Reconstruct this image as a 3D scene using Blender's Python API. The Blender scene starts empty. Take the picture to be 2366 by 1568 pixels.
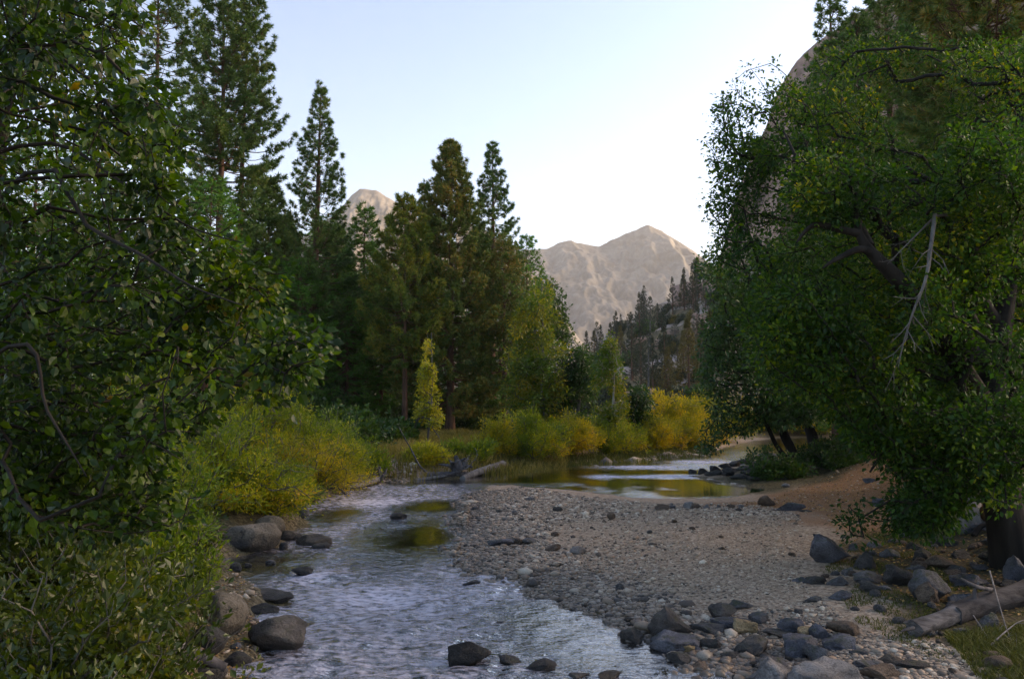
import bpy, math, random
import numpy as np
from mathutils import Vector
R = math.radians
rng = np.random.default_rng(7)
random.seed(7)
scene = bpy.context.scene
COL = scene.collection

# ------------------------------------------------------------------ camera, sky, sun, exposure
W0, H0, FPX = 2366.0, 1568.0, 1822.0          # picture frame used for measuring, focal length in the same units
CAMZ, PITCH = 3.0, math.atan(146 / 1822.0)
cam_d = bpy.data.cameras.new('camera'); cam = bpy.data.objects.new('camera', cam_d); COL.objects.link(cam)
cam.location = (0, 0, CAMZ); cam.rotation_euler = (R(90) + PITCH, 0, 0)
cam_d.sensor_width = 36; cam_d.lens = 36 * FPX / W0; cam_d.clip_start = 0.05; cam_d.clip_end = 20000
scene.camera = cam
SUN_EL, SUN_AZ = R(14), R(66)                 # low sun off to the right, behind the cliff
world = bpy.data.worlds.new('World'); scene.world = world; world.use_nodes = True
wn = world.node_tree; bg = wn.nodes['Background']
sky = wn.nodes.new('ShaderNodeTexSky'); sky.sky_type = 'NISHITA'; sky.sun_disc = False
sky.sun_elevation = SUN_EL; sky.sun_rotation = SUN_AZ
sky.altitude = 1500; sky.air_density = 1.0; sky.dust_density = 4.0; sky.ozone_density = 2.6
wn.links.new(sky.outputs[0], bg.inputs[0]); bg.inputs[1].default_value = 0.15
sun_d = bpy.data.lights.new('sun', 'SUN'); sun = bpy.data.objects.new('sun', sun_d); COL.objects.link(sun)
sun_d.energy = 3.6; sun_d.angle = R(60); sun_d.color = (1, .85, .66)
sdir = Vector((math.sin(SUN_AZ) * math.cos(SUN_EL), math.cos(SUN_AZ) * math.cos(SUN_EL), math.sin(SUN_EL)))
sun.rotation_euler = sdir.to_track_quat('Z', 'Y').to_euler()
vs = scene.view_settings; vs.view_transform = 'Standard'; vs.look = 'None'; vs.gamma = 1; vs.exposure = 1.84
vs.use_white_balance = True; vs.white_balance_temperature = 8100; vs.white_balance_tint = 17   # set for open shade, as the photograph is
scene.cycles.use_denoising = True
scene.cycles.max_bounces = 6; scene.cycles.diffuse_bounces = 3; scene.cycles.glossy_bounces = 3
scene.cycles.transmission_bounces = 4; scene.cycles.transparent_max_bounces = 6

# ------------------------------------------------------------------ picture measurements -> world points
cP, sP = math.cos(PITCH), math.sin(PITCH)
def ray(px, py):
    x = (np.asarray(px, float) - W0 / 2) / FPX; u = (H0 / 2 - np.asarray(py, float)) / FPX
    return np.stack([x, cP - u * sP, sP + u * cP], -1)
def at(px, py, Y):
    d = ray(px, py); t = np.asarray(Y, float) / d[..., 1]
    return d * t[..., None] + np.array([0, 0, CAMZ])
def gp(px, py, z=0.0):
    d = ray(px, py); t = (np.asarray(z, float) - CAMZ) / d[..., 2]
    return d * t[..., None] + np.array([0, 0, CAMZ])
def unit(v): return v / np.maximum(np.linalg.norm(v, axis=-1, keepdims=True), 1e-9)

# ------------------------------------------------------------------ numeric noise
def _h(i, j, k, s):
    h = (i * 374761393 + j * 668265263 + k * 2147483647 + s * 974634777) & 0xffffffff
    h = ((h ^ (h >> 13)) * 1274126177) & 0xffffffff
    h = ((h ^ (h >> 16)) * 2246822519) & 0xffffffff
    return ((h ^ (h >> 15)) & 0xffff) / 32767.5 - 1.0
def vnoise(P, s=0):
    P = np.asarray(P, float); f = np.floor(P).astype(np.int64); t = P - f; t = t * t * (3 - 2 * t); r = 0
    for a in (0, 1):
        for b in (0, 1):
            for c in (0, 1):
                w = (t[..., 0] if a else 1 - t[..., 0]) * (t[..., 1] if b else 1 - t[..., 1]) * (t[..., 2] if c else 1 - t[..., 2])
                r = r + w * _h(f[..., 0] + a, f[..., 1] + b, f[..., 2] + c, s)
    return r
def fbm(P, o=4, s=0, g=.5):
    r = 0; a = 1
    P = np.asarray(P, float)
    for i in range(o):
        r = r + a * vnoise(P * 2 ** i + 17.3 * i, s + i); a *= g
    return r
def sst(a, b, x):
    t = np.clip((x - a) / (b - a), 0, 1); return t * t * (3 - 2 * t)
def xy0(x, y): return np.stack([x, y, np.zeros_like(x)], -1)

# ------------------------------------------------------------------ mesh building
def mesh(name, V, F, mat=None, parent=None, smooth=True, loc=None, attrs=None):
    me = bpy.data.meshes.new(name); V = np.asarray(V, np.float32)
    if not isinstance(F, list): F = [F]
    F = [np.asarray(f, np.int32) for f in F if len(f)]
    me.vertices.add(len(V)); me.vertices.foreach_set('co', V.ravel())
    loops = np.concatenate([f.ravel() for f in F]); sz = np.concatenate([np.full(len(f), f.shape[1], np.int32) for f in F])
    me.loops.add(len(loops)); me.loops.foreach_set('vertex_index', loops)
    me.polygons.add(len(sz)); me.polygons.foreach_set('loop_start', np.concatenate([[0], np.cumsum(sz)[:-1]]).astype(np.int32))
    me.polygons.foreach_set('use_smooth', np.full(len(sz), bool(smooth)))
    if attrs:
        for k, a in attrs.items():
            a = np.asarray(a, np.float32)
            if a.ndim == 1:
                at_ = me.attributes.new(k, 'FLOAT', 'POINT'); at_.data.foreach_set('value', a)
            else:
                at_ = me.attributes.new(k, 'FLOAT_VECTOR', 'POINT'); at_.data.foreach_set('vector', a.ravel())
    me.update(calc_edges=True)
    if mat: me.materials.append(mat)
    o = bpy.data.objects.new(name, me); COL.objects.link(o)
    if parent: o.parent = parent
    if loc is not None: o.location = loc
    return o
def tag(o, label, cat, group=None):
    o['label'] = label; o['category'] = cat
    if group: o['group'] = group
    return o
def empty(name, loc, label, cat, group=None):
    o = bpy.data.objects.new(name, None); COL.objects.link(o); o.location = loc; o.empty_display_size = .2
    return tag(o, label, cat, group)
def copy_thing(src, loc, rz=0, sc=1, label=None, group=None, scz=None):
    c = src.copy(); COL.objects.link(c); c.location = loc; c.rotation_euler = (0, 0, rz); c.scale = (sc, sc, scz or sc)
    if label: c['label'] = label
    if group: c['group'] = group
    for ch in list(src.children):
        d = ch.copy(); COL.objects.link(d); d.parent = c
    return c
class Bag:                                   # gathers vertices and faces of one mesh
    def __init__(s): s.V = []; s.F = {}; s.n = 0
    def add(s, V, F):
        F = np.asarray(F); s.V.append(np.asarray(V, float)); s.F.setdefault(F.shape[1], []).append(F + s.n); s.n += len(V)
    def get(s): return np.concatenate(s.V), [np.concatenate(f) for f in s.F.values()]
def frames(d):
    d = unit(d); h = np.where(np.abs(d[..., 2:3]) < .9, np.array([0, 0, 1.]), np.array([1., 0, 0]))
    a = unit(np.cross(d, h)); return a, np.cross(d, a)
def edge_tubes(A, B, ra, rb, n=4):           # one frustum per edge
    a, b = frames(B - A); th = np.arange(n) * 2 * math.pi / n
    c = (a[:, None] * np.cos(th)[None, :, None] + b[:, None] * np.sin(th)[None, :, None])
    V = np.concatenate([A[:, None] + c * ra[:, None, None], B[:, None] + c * rb[:, None, None]], 1).reshape(-1, 3)
    i = np.arange(n); q = np.stack([i, (i + 1) % n, n + (i + 1) % n, n + i], -1)
    F = (q[None] + (np.arange(len(A)) * 2 * n)[:, None, None]).reshape(-1, 4)
    return V, F
def spline(pts, n):                          # smooth path through points
    pts = np.asarray(pts, float); m = len(pts); t = np.linspace(0, m - 1, n); i = np.clip(t.astype(int), 0, m - 2); f = (t - i)[:, None]
    p0 = pts[np.maximum(i - 1, 0)]; p1 = pts[i]; p2 = pts[i + 1]; p3 = pts[np.minimum(i + 2, m - 1)]
    return .5 * ((2 * p1) + (-p0 + p2) * f + (2 * p0 - 5 * p1 + 4 * p2 - p3) * f ** 2 + (-p0 + 3 * p1 - 3 * p2 + p3) * f ** 3)
def tube(path, rad, n=10, rough=.08, s=0, cap=True, fl=3.0):   # continuous tapered tube with bark relief
    path = np.asarray(path, float); rad = np.asarray(rad, float); m = len(path)
    d = np.gradient(path, axis=0); a, b = frames(d)
    for i in range(1, m):                    # keep the frames from twisting
        t = unit(d[i]); x = a[i - 1] - t * np.dot(a[i - 1], t); a[i] = x / max(np.linalg.norm(x), 1e-9); b[i] = np.cross(t, a[i])
    th = np.arange(n) * 2 * math.pi / n
    c = a[:, None] * np.cos(th)[None, :, None] + b[:, None] * np.sin(th)[None, :, None]
    L = np.concatenate([[0], np.cumsum(np.linalg.norm(np.diff(path, axis=0), axis=1))])
    q = np.stack([np.broadcast_to(np.cos(th) * fl, (m, n)), np.broadcast_to(np.sin(th) * fl, (m, n)), np.broadcast_to((L / max(rad.max(), .01) * .16)[:, None], (m, n))], -1)
    rr = rad[:, None] * (1 + rough * fbm(q, 3, s))
    V = (path[:, None] + c * rr[..., None]).reshape(-1, 3)
    i = np.arange(m - 1)[:, None] * n; j = np.arange(n)[None]
    F = np.stack([i + j, i + (j + 1) % n, i + n + (j + 1) % n, i + n + j], -1).reshape(-1, 4)
    return V, F
def tube_into(bag, path, rad, n=10, rough=.08, s=0, **k):
    V, F = tube(path, rad, n, rough, s, **k); m = len(path)
    bag.add(V, F)
    for e, c in ((0, path[0]), (m - 1, path[-1])):
        ring = V[e * n:(e + 1) * n]; Vc = np.concatenate([ring, [np.mean(ring, 0)]])
        i = np.arange(n); T = np.stack([(i + 1) % n, i, np.full(n, n)], -1)
        bag.add(Vc, T if e == 0 else T[:, ::-1])

def ico(sub):
    import bmesh
    bm = bmesh.new(); bmesh.ops.create_icosphere(bm, subdivisions=sub, radius=1)
    V = np.array([v.co[:] for v in bm.verts]); F = np.array([[v.index for v in f.verts] for f in bm.faces]); bm.free()
    return V, F
ICO = {k: ico(k) for k in (1, 2, 3, 4, 5)}

# ------------------------------------------------------------------ node materials
class NT:
    def __init__(s, name):
        s.m = bpy.data.materials.new(name); s.m.use_nodes = True; s.t = s.m.node_tree; s.b = s.t.nodes['Principled BSDF']; s.out = s.t.nodes['Material Output']
    def n(s, ty, **k):
        nd = s.t.nodes.new('ShaderNode' + ty)
        for a, v in k.items(): setattr(nd, a, v)
        return nd
    def set(s, sock, v):
        if hasattr(v, 'links'): s.t.links.new(v, sock)
        else: sock.default_value = v
    def noise(s, vec, scale, det=3, rough=.55):
        nd = s.n('TexNoise'); s.set(nd.inputs['Scale'], scale); nd.inputs['Detail'].default_value = det; nd.inputs['Roughness'].default_value = rough
        if vec is not None: s.t.links.new(vec, nd.inputs['Vector'])
        return nd.outputs['Fac']
    def math(s, op, a, b=0.0, clamp=False):
        nd = s.n('Math', operation=op, use_clamp=clamp); s.set(nd.inputs[0], a); s.set(nd.inputs[1], b); return nd.outputs[0]
    def ramp(s, fac, stops):
        nd = s.n('ValToRGB'); e = nd.color_ramp.elements
        while len(e) < len(stops): e.new(.5)
        for q, (p, c) in zip(e, stops): q.position = p; q.color = (*c, 1) if len(c) == 3 else c
        s.t.links.new(fac, nd.inputs[0]); return nd.outputs[0]
    def mix(s, fac, a, b, mode='MIX'):
        nd = s.n('Mix', data_type='RGBA', blend_type=mode); s.set(nd.inputs[0], fac)
        s.set(nd.inputs[6], a if hasattr(a, 'links') else (*a, 1)); s.set(nd.inputs[7], b if hasattr(b, 'links') else (*b, 1)); return nd.outputs[2]
    def coord(s, k='Object'): return s.n('TexCoord').outputs[k]
    def mapping(s, vec, sc):
        nd = s.n('Mapping'); s.t.links.new(vec, nd.inputs[0]); nd.inputs['Scale'].default_value = sc; return nd.outputs[0]
    def attr(s, k): return s.n('Attribute', attribute_name=k)
    def bump(s, h, st, dist):
        nd = s.n('Bump'); s.set(nd.inputs['Strength'], st); nd.inputs['Distance'].default_value = dist; s.t.links.new(h, nd.inputs['Height']); return nd.outputs[0]
def g(v): return (v, v, v)

def leaf_mat(name, stops, rough=.42, tr=.3, clump=.6, trc=1.6, spec=.5, nw=.65):
    m = NT(name); rnd = m.n('NewGeometry').outputs['Random Per Island']
    nz = m.noise(m.coord(), clump, 2)
    f = m.math('ADD', m.math('MULTIPLY', rnd, 1 - nw * .6), m.math('MULTIPLY', m.math('SUBTRACT', nz, .5), nw * 2.0), True)
    f = m.math('ADD', f, nw * .3, True)
    c = m.ramp(f, stops); m.set(m.b.inputs['Base Color'], c); m.b.inputs['Roughness'].default_value = rough
    m.b.inputs['Specular IOR Level'].default_value = spec
    tl = m.n('BsdfTranslucent'); m.set(tl.inputs[0], m.mix(1.0, c, (trc, trc * 1.05, trc * .5), 'MULTIPLY'))
    mx = m.n('MixShader'); mx.inputs[0].default_value = tr
    m.t.links.new(m.b.outputs[0], mx.inputs[1]); m.t.links.new(tl.outputs[0], mx.inputs[2]); m.t.links.new(mx.outputs[0], m.out.inputs[0])
    return m.m
def bark_mat(name, c0, c1, sc=6, bump=.6, stretch=(1, 1, .18)):
    m = NT(name); v = m.mapping(m.coord(), stretch); nz = m.noise(v, sc, 5, .65)
    m.set(m.b.inputs['Base Color'], m.ramp(nz, [(.32, c0), (.68, c1)])); m.b.inputs['Roughness'].default_value = .9; m.b.inputs['Specular IOR Level'].default_value = .2
    m.set(m.b.inputs['Normal'], m.bump(nz, bump, .03)); return m.m

ML = {}
ML['alder'] = leaf_mat('alder_leaf', [(0, (0.0031, 0.0095, 0.0013)), (.3, (0.0083, 0.0233, 0.0018)), (.6, (0.0207, 0.0488, 0.0022)), (.84, (0.0570, 0.0971, 0.0034)), (.97, (0.1036, 0.1166, 0.0043)), (1, (0.1450, 0.0944, 0.0086))], .42, .42, 1.4, 2.1, .34)
ML['oak'] = leaf_mat('oak_leaf', [(0, (0.0049, 0.0201, 0.0045)), (.4, (0.0149, 0.0488, 0.0064)), (.66, (0.0347, 0.0840, 0.0051)), (.86, (0.0990, 0.1386, 0.0051)), (1, (0.2640, 0.2016, 0.0064))], .5, .4, .4, 2.0, .28)
ML['oak_far'] = leaf_mat('riverside_leaf', [(0, (0.0087, 0.0295, 0.0090)), (.45, (0.0225, 0.0624, 0.0128)), (.8, (0.0434, 0.0955, 0.0115)), (1, (0.1128, 0.1302, 0.0096))], .42, .35, .4, 1.8, .5)
ML['willow'] = leaf_mat('willow_leaf', [(0, (0.0392, 0.0728, 0.0064)), (.32, (0.1120, 0.1624, 0.0080)), (.6, (0.2576, 0.2800, 0.0112)), (.85, (0.5152, 0.4032, 0.0144)), (1, (0.5600, 0.2912, 0.0160))], .5, .38, .8, 1.5, .4, .95)
ML['willow_gold'] = leaf_mat('golden_willow_leaf', [(0, (0.0784, 0.0952, 0.0080)), (.3, (0.1904, 0.1904, 0.0096)), (.6, (0.4032, 0.3136, 0.0120)), (.85, (0.6160, 0.3920, 0.0144)), (1, (0.5600, 0.2688, 0.0160))], .5, .38, .8, 1.5, .4, .95)
ML['willow_green'] = leaf_mat('green_willow_leaf', [(0, (0.0392, 0.0896, 0.0080)), (.4, (0.1120, 0.1792, 0.0112)), (.75, (0.2240, 0.2576, 0.0128)), (1, (0.4256, 0.3360, 0.0160))], .5, .38, .7, 1.5, .4)
ML['cotton'] = leaf_mat('cottonwood_leaf', [(0, (0.0246, 0.0672, 0.0112)), (.32, (0.0672, 0.1232, 0.0112)), (.6, (0.1904, 0.1904, 0.0112)), (.85, (0.4032, 0.2912, 0.0112)), (1, (0.4704, 0.2912, 0.0160))], .45, .38, .3, 1.6, .4, .9)
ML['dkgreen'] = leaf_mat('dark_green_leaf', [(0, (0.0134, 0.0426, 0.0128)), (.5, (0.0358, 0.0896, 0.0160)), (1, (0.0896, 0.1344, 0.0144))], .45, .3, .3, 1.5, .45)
ML['sapling'] = leaf_mat('sapling_leaf', [(0, (.12, .18, .016)), (.4, (.3, .3, .018)), (.8, (.52, .4, .02)), (1, (.55, .33, .02))], .45, .35, .7, 1.5, .4)
ML['under'] = leaf_mat('undergrowth_leaf', [(0, (0.0142, 0.0267, 0.0036)), (.4, (0.0398, 0.0628, 0.0048)), (.75, (0.0884, 0.1088, 0.0072)), (1, (0.2122, 0.1590, 0.0090))], .38, .38, 1.2, 1.6, .55)
ML['pine'] = leaf_mat('pine_needle', [(0, (0.0293, 0.0675, 0.0216)), (.45, (0.0616, 0.1275, 0.0297)), (.8, (0.1173, 0.1875, 0.0324)), (1, (0.2200, 0.2063, 0.0405))], .6, .15, .35, 1.3, .35)
ML['pine_rust'] = leaf_mat('rusty_pine_needle', [(0, (0.0269, 0.0725, 0.0194)), (.4, (0.0673, 0.1288, 0.0243)), (.62, (0.1480, 0.1645, 0.0267)), (.85, (0.2960, 0.1817, 0.0365)), (1, (0.3498, 0.1725, 0.0365))], .6, .15, .28, 1.3, .35)
ML['pine_gold'] = leaf_mat('yellowing_pine_needle', [(0, (0.0241, 0.0659, 0.0136)), (.4, (0.0666, 0.1257, 0.0175)), (.7, (0.1804, 0.1906, 0.0194)), (1, (0.3847, 0.2636, 0.0246))], .6, .2, .3, 1.3, .35)
ML['cedar'] = leaf_mat('cedar_needle', [(0, (0.0276, 0.0900, 0.0162)), (.5, (0.0655, 0.1787, 0.0216)), (1, (0.1380, 0.2625, 0.0243))], .6, .2, .35, 1.3, .35)
ML['hillfir'] = leaf_mat('hillside_needle', [(0, (.02, .03, .02)), (.5, (.042, .055, .028)), (1, (.1, .09, .035))], .6, .1, .1, 1.3, .3)
ML['hillgold'] = leaf_mat('hillside_gold_needle', [(0, (.05, .055, .02)), (.5, (.12, .095, .028)), (1, (.26, .16, .03))], .6, .15, .1, 1.3, .3)
MB = {'dark': bark_mat('dark_bark', (.008, .006, .005), (.03, .024, .02)), 'pine': bark_mat('pine_bark', (.04, .022, .015), (.17, .09, .06), 4),
      'grey': bark_mat('grey_bark', (.05, .045, .04), (.17, .15, .135)), 'pale': bark_mat('pale_bark', (.18, .16, .13), (.42, .38, .33)),
      'drift': bark_mat('driftwood', (.07, .063, .06), (.27, .24, .22), 7), 'driftdark': bark_mat('dark_driftwood', (.03, .027, .027), (.16, .14, .135), 7),
      'logwood': bark_mat('weathered_log', (.03, .027, .027), (.17, .152, .145), 13, .9, (.12, .8, 1.2)), 'logbark': bark_mat('log_bark', (.016, .014, .014), (.09, .078, .074), 9, .9, (.2, 1, 1)),
      'stump': bark_mat('stump_bark', (.1, .085, .075), (.3, .26, .23), 7), 'rotten': bark_mat('rotten_wood', (.06, .03, .014), (.24, .12, .05), 5)}

def rock_mat(name, c0, c1, c2, sc=3.0, moss=0.0, wet=None):
    m = NT(name); co = m.coord(); oi = m.n('ObjectInfo').outputs['Random']
    off = m.n('VectorMath', operation='ADD'); m.t.links.new(co, off.inputs[0]); cmb = m.n('CombineXYZ')
    for i in range(3): m.set(cmb.inputs[i], m.math('MULTIPLY', oi, 37.0 + i * 11))
    m.t.links.new(cmb.outputs[0], off.inputs[1]); v = off.outputs[0]
    big = m.noise(v, sc, 5, .6); fine = m.noise(v, sc * 14, 4, .7)
    c = m.ramp(big, [(.3, c0), (.5, c1), (.72, c2)])
    c = m.mix(.55, c, m.ramp(fine, [(.35, g(.35)), (.5, g(.95)), (.68, g(1.35))]), 'MULTIPLY')
    vor = m.noise(v, sc * 2.3, 4, .7); c = m.mix(m.math('MULTIPLY', m.ramp(vor, [(.56, g(0)), (.63, g(1))]), .6), c, (.035, .033, .034))
    if moss:
        nrm = m.n('NewGeometry').outputs['Normal']; sp = m.n('SeparateXYZ'); m.t.links.new(nrm, sp.inputs[0])
        mk = m.math('MULTIPLY', m.ramp(sp.outputs[2], [(.3, g(0)), (.8, g(1))]), m.ramp(m.noise(v, sc * 3, 4), [(.5, g(0)), (.62, g(moss))]))
        c = m.mix(mk, c, (.05, .06, .012))
    rough = .82
    if wet is not None:                       # the splashed band just above the water stays dark and glossy
        pz = m.n('SeparateXYZ'); m.t.links.new(m.n('NewGeometry').outputs['Position'], pz.inputs[0])
        wz = m.math('ADD', pz.outputs[2], m.math('MULTIPLY', m.math('SUBTRACT', big, .5), .12))
        k = m.ramp(m.math('DIVIDE', wz, wet), [(.45, g(1)), (.95, g(0))])
        c = m.mix(m.math('MULTIPLY', k, .72), c, (.018, .016, .015)); rough = m.math('SUBTRACT', .8, m.math('MULTIPLY', k, .45))
    m.set(m.b.inputs['Base Color'], c); m.set(m.b.inputs['Roughness'], rough); m.b.inputs['Specular IOR Level'].default_value = .35
    m.set(m.b.inputs['Normal'], m.bump(m.math('ADD', big, m.math('MULTIPLY', fine, .7)), 1.0, .08)); return m.m
MR = {'tan': rock_mat('tan_granite', (.085, .068, .052), (.19, .155, .115), (.3, .245, .185), 2.2, 0, .34),
      'grey': rock_mat('grey_granite', (.055, .052, .054), (.12, .113, .115), (.22, .205, .2), 3, .6),
      'blue': rock_mat('bluish_granite', (.05, .049, .056), (.105, .103, .118), (.2, .195, .215), 3, .5),
      'pale': rock_mat('pale_granite', (.13, .118, .112), (.24, .22, .205), (.36, .33, .31), 3),
      'dark': rock_mat('dark_river_rock', (.025, .023, .023), (.055, .05, .047), (.11, .098, .09), 3, .3),
      'wet': rock_mat('wet_river_rock', (.05, .042, .038), (.11, .092, .08), (.2, .17, .145), 2.6, .35, .2),
      'brown': rock_mat('brown_rock', (.06, .04, .03), (.14, .095, .066), (.24, .17, .12), 3),
      'ochre': rock_mat('ochre_rock', (.2, .13, .06), (.36, .25, .13), (.44, .33, .2), 3)}

# ------------------------------------------------------------------ river outline and ground height
RIV_PX = [(470, 1900), (545, 1568), (600, 1515), (640, 1470), (600, 1410), (600, 1350), (545, 1330), (515, 1292), (560, 1275), (640, 1262), (680, 1225), (695, 1190), (690, 1165),
          (740, 1150), (820, 1128), (880, 1112), (960, 1108), (1060, 1103), (1110, 1098), (1165, 1082), (1240, 1074), (1340, 1068), (1440, 1062), (1560, 1054), (1640, 1046), (1690, 1030),
          (1740, 1018), (1800, 1012), (1880, 1010), (1990, 1012), (2000, 1026), (1900, 1038), (1800, 1056), (1740, 1068), (1700, 1077), (1640, 1092), (1600, 1100), (1660, 1106), (1740, 1122), (1752, 1136),
          (1700, 1147), (1620, 1154), (1480, 1150), (1300, 1132), (1180, 1120), (1130, 1122), (1090, 1140), (1072, 1180), (1062, 1230), (1080, 1290), (1110, 1322), (1180, 1343), (1285, 1364), (1395, 1412),
          (1520, 1466), (1630, 1510), (1815, 1570), (2080, 1800)]
RIV = np.concatenate([np.array([gp(x, y)[:2] for x, y in RIV_PX]), [[3.4, -14], [-2.2, -14]]])
def inside(poly, x, y):
    r = np.zeros(x.shape, bool); n = len(poly)
    for i in range(n):
        (xa, ya), (xb, yb) = poly[i], poly[(i + 1) % n]
        if ya == yb: continue
        c = (ya > y) != (yb > y); r ^= c & (x < (xb - xa) * (y - ya) / (yb - ya) + xa)
    return r
def rdist(x, y):                              # signed distance to the water's edge, negative in the river
    d = np.full(x.shape, 1e9); n = len(RIV)
    for i in range(n):
        a = RIV[i]; b = RIV[(i + 1) % n]; e = b - a
        t = np.clip(((x - a[0]) * e[0] + (y - a[1]) * e[1]) / (e @ e), 0, 1)
        d = np.minimum(d, (x - a[0] - t * e[0]) ** 2 + (y - a[1] - t * e[1]) ** 2)
    d = np.sqrt(d); return np.where(inside(RIV, x, y), -d, d)
def leftside(x, y): return x < np.interp(y, [0, 10, 18, 28, 38, 45, 60, 75], [0, -1.5, -1, -1.5, 0, 6, 13, 30])
def height(x, y, d=None):
    x = np.asarray(x, float); y = np.asarray(y, float)
    if d is None: d = rdist(x, y)
    d = d + (.3 * vnoise(xy0(x * .9, y * .9), 3) + .16 * vnoise(xy0(x * 2.6, y * 2.6), 13)) * sst(6, 14, np.abs(y) + 4)
    lf = leftside(x, y)
    ramp = np.maximum(0, x - (4.6 + .24 * y))
    right = .28 + .02 * np.maximum(0, d) + .26 * np.minimum(ramp, 14) * sst(60, 40, y)
    left = .75 + .25 * sst(50, 20, y)
    L = np.where(lf, left, right) + .05 * fbm(xy0(x * .5, y * .5), 3, 5)
    w = np.where(lf, 1.3, 2.6)
    up = L * (1 - np.exp(-np.maximum(d, 0) / w)) + .012 * vnoise(xy0(x * 3, y * 3), 8)
    dn = -np.minimum(.42, .16 * np.maximum(-d, 0)) + .05 * vnoise(xy0(x * 1.7, y * 1.7), 9) * np.minimum(1, -np.minimum(d, 0))
    z = np.where(d > 0, up, dn)
    s = sst(85, 270, y) ** 1.5 * sst(520, 330, y)    # the hillside beyond the river bend
    hill = np.clip(.54 * x * 270 / np.maximum(y, 120) + .5, 0, 400)
    z = z + s * hill * (1 + .16 * fbm(xy0(x * .03, y * .03), 4, 21)) + sst(100, 200, y) * 2.5 * fbm(xy0(x * .09, y * .09), 4, 31) * np.clip(hill / 20, 0, 1)
    return z
def h1(x, y): return float(height(np.array([x]), np.array([y]))[0])
def gpt(px, py):                              # first ground point met along the sight line of a picture position
    d = ray(px, py); t = np.exp(np.linspace(math.log(4), math.log(400), 1500)); q = d[None] * t[:, None]; q[:, 2] += CAMZ
    k = np.nonzero(q[:, 2] < height(q[:, 0], q[:, 1]))[0]
    if not len(k): p = at(px, py, 80.0); return np.array([p[0], p[1], h1(p[0], p[1])])
    lo, hi = t[max(k[0] - 1, 0)], t[k[0]]; tt = np.linspace(lo, hi, 12); q = d[None] * tt[:, None]; q[:, 2] += CAMZ
    j = int(np.argmax(q[:, 2] <= height(q[:, 0], q[:, 1]))); p = q[j]
    return np.array([p[0], p[1], h1(p[0], p[1])])

def fan(oy, r0, r1, nr, a0, a1, na):
    r = np.exp(np.linspace(math.log(r0), math.log(r1), nr)); a = np.linspace(R(a0), R(a1), na)
    x = r[:, None] * np.sin(a)[None]; y = r[:, None] * np.cos(a)[None] + oy
    i = np.arange(nr - 1)[:, None] * na; j = np.arange(na - 1)[None]
    F = np.stack([i + j, i + j + 1, i + na + j + 1, i + na + j], -1).reshape(-1, 4)
    return x.ravel(), y.ravel(), F

def wpoly(px): return np.array([gp(x, y, .3)[:2] for x, y in px])
GRAVEL = wpoly([(1060, 1120), (1180, 1115), (1300, 1130), (1480, 1150), (1620, 1158), (1760, 1165), (1840, 1190), (1870, 1250), (1850, 1330), (1960, 1420), (2140, 1480), (2366, 1560), (2420, 1700), (1500, 1700), (1480, 1540), (1330, 1440), (1200, 1380), (1080, 1330), (1040, 1240)])
LITTER = wpoly([(1640, 1158), (1740, 1146), (1850, 1110), (2000, 1080), (2366, 1040), (2600, 1040), (2600, 1250), (2200, 1240), (1960, 1240), (1880, 1200), (1780, 1172)])
MOSS = wpoly([(1880, 1300), (1960, 1240), (2400, 1200), (2600, 1400), (2500, 1640), (2250, 1540), (2120, 1480), (1980, 1420)])
def pdist(poly, x, y):
    d = np.full(x.shape, 1e9); n = len(poly)
    for i in range(n):
        a = poly[i]; b = poly[(i + 1) % n]; e = b - a
        t = np.clip(((x - a[0]) * e[0] + (y - a[1]) * e[1]) / (e @ e), 0, 1)
        d = np.minimum(d, np.hypot(x - a[0] - t * e[0], y - a[1] - t * e[1]))
    return np.where(inside(poly, x, y), d, -d)
gx, gy, gF = fan(-4, 3.5, 5000, 640, -78, 78, 700)
gd = rdist(gx, gy); gz = height(gx, gy, gd)
nz1 = fbm(xy0(gx * .8, gy * .8), 4, 41); lf = leftside(gx, gy)
litter = sst(-.6, .9, pdist(LITTER, gx, gy) + .6 * nz1 + .4)
SPIT_SHADE = wpoly([(1620, 1098), (1690, 1066), (1800, 1046), (2050, 1030), (2080, 1080), (1900, 1112), (1745, 1128)])
spit = 1.0 * sst(-.5, .8, pdist(SPIT_SHADE, gx, gy) + .6 * nz1)  # tree shade over the spit, painted into the ground with the dark bed colour
mossz = sst(-.3, .7, pdist(MOSS, gx, gy) + .5 * nz1 - .2)
grassz = np.where(lf, sst(.5, 1.6, gd + .4 * nz1), 0) + sst(60, 80, gy) * (~lf)
hillz = sst(80, 130, gy)
m = NT('ground_earth'); co = m.n('NewGeometry').outputs['Position']
z1 = m.n('SeparateXYZ'); m.t.links.new(m.attr('zone').outputs['Vector'], z1.inputs[0])
z2 = m.n('SeparateXYZ'); m.t.links.new(m.attr('zone_b').outputs['Vector'], z2.inputs[0])
vor = m.n('TexVoronoi'); vor.inputs['Scale'].default_value = 22; m.t.links.new(co, vor.inputs['Vector'])
vcol = m.n('SeparateColor'); m.t.links.new(vor.outputs['Color'], vcol.inputs[0])
nA = m.noise(co, 1.3, 4); nB = m.noise(co, 12, 4, .7); nC = m.noise(co, 40, 3, .7)
grav = m.ramp(vcol.outputs[0], [(0, (.15, .102, .066)), (.4, (.34, .24, .165)), (.75, (.48, .35, .245)), (1, (.6, .46, .33))])
grav = m.mix(m.ramp(nB, [(.4, g(0)), (.7, g(.7))]), grav, (.38, .262, .175))
lit = m.ramp(nC, [(.3, (.07, .032, .016)), (.46, (.24, .115, .055)), (.6, (.42, .21, .1)), (.8, (.52, .31, .15))])
lit = m.mix(m.ramp(nA, [(.4, g(0)), (.7, g(.6))]), lit, (.3, .17, .095))
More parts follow.
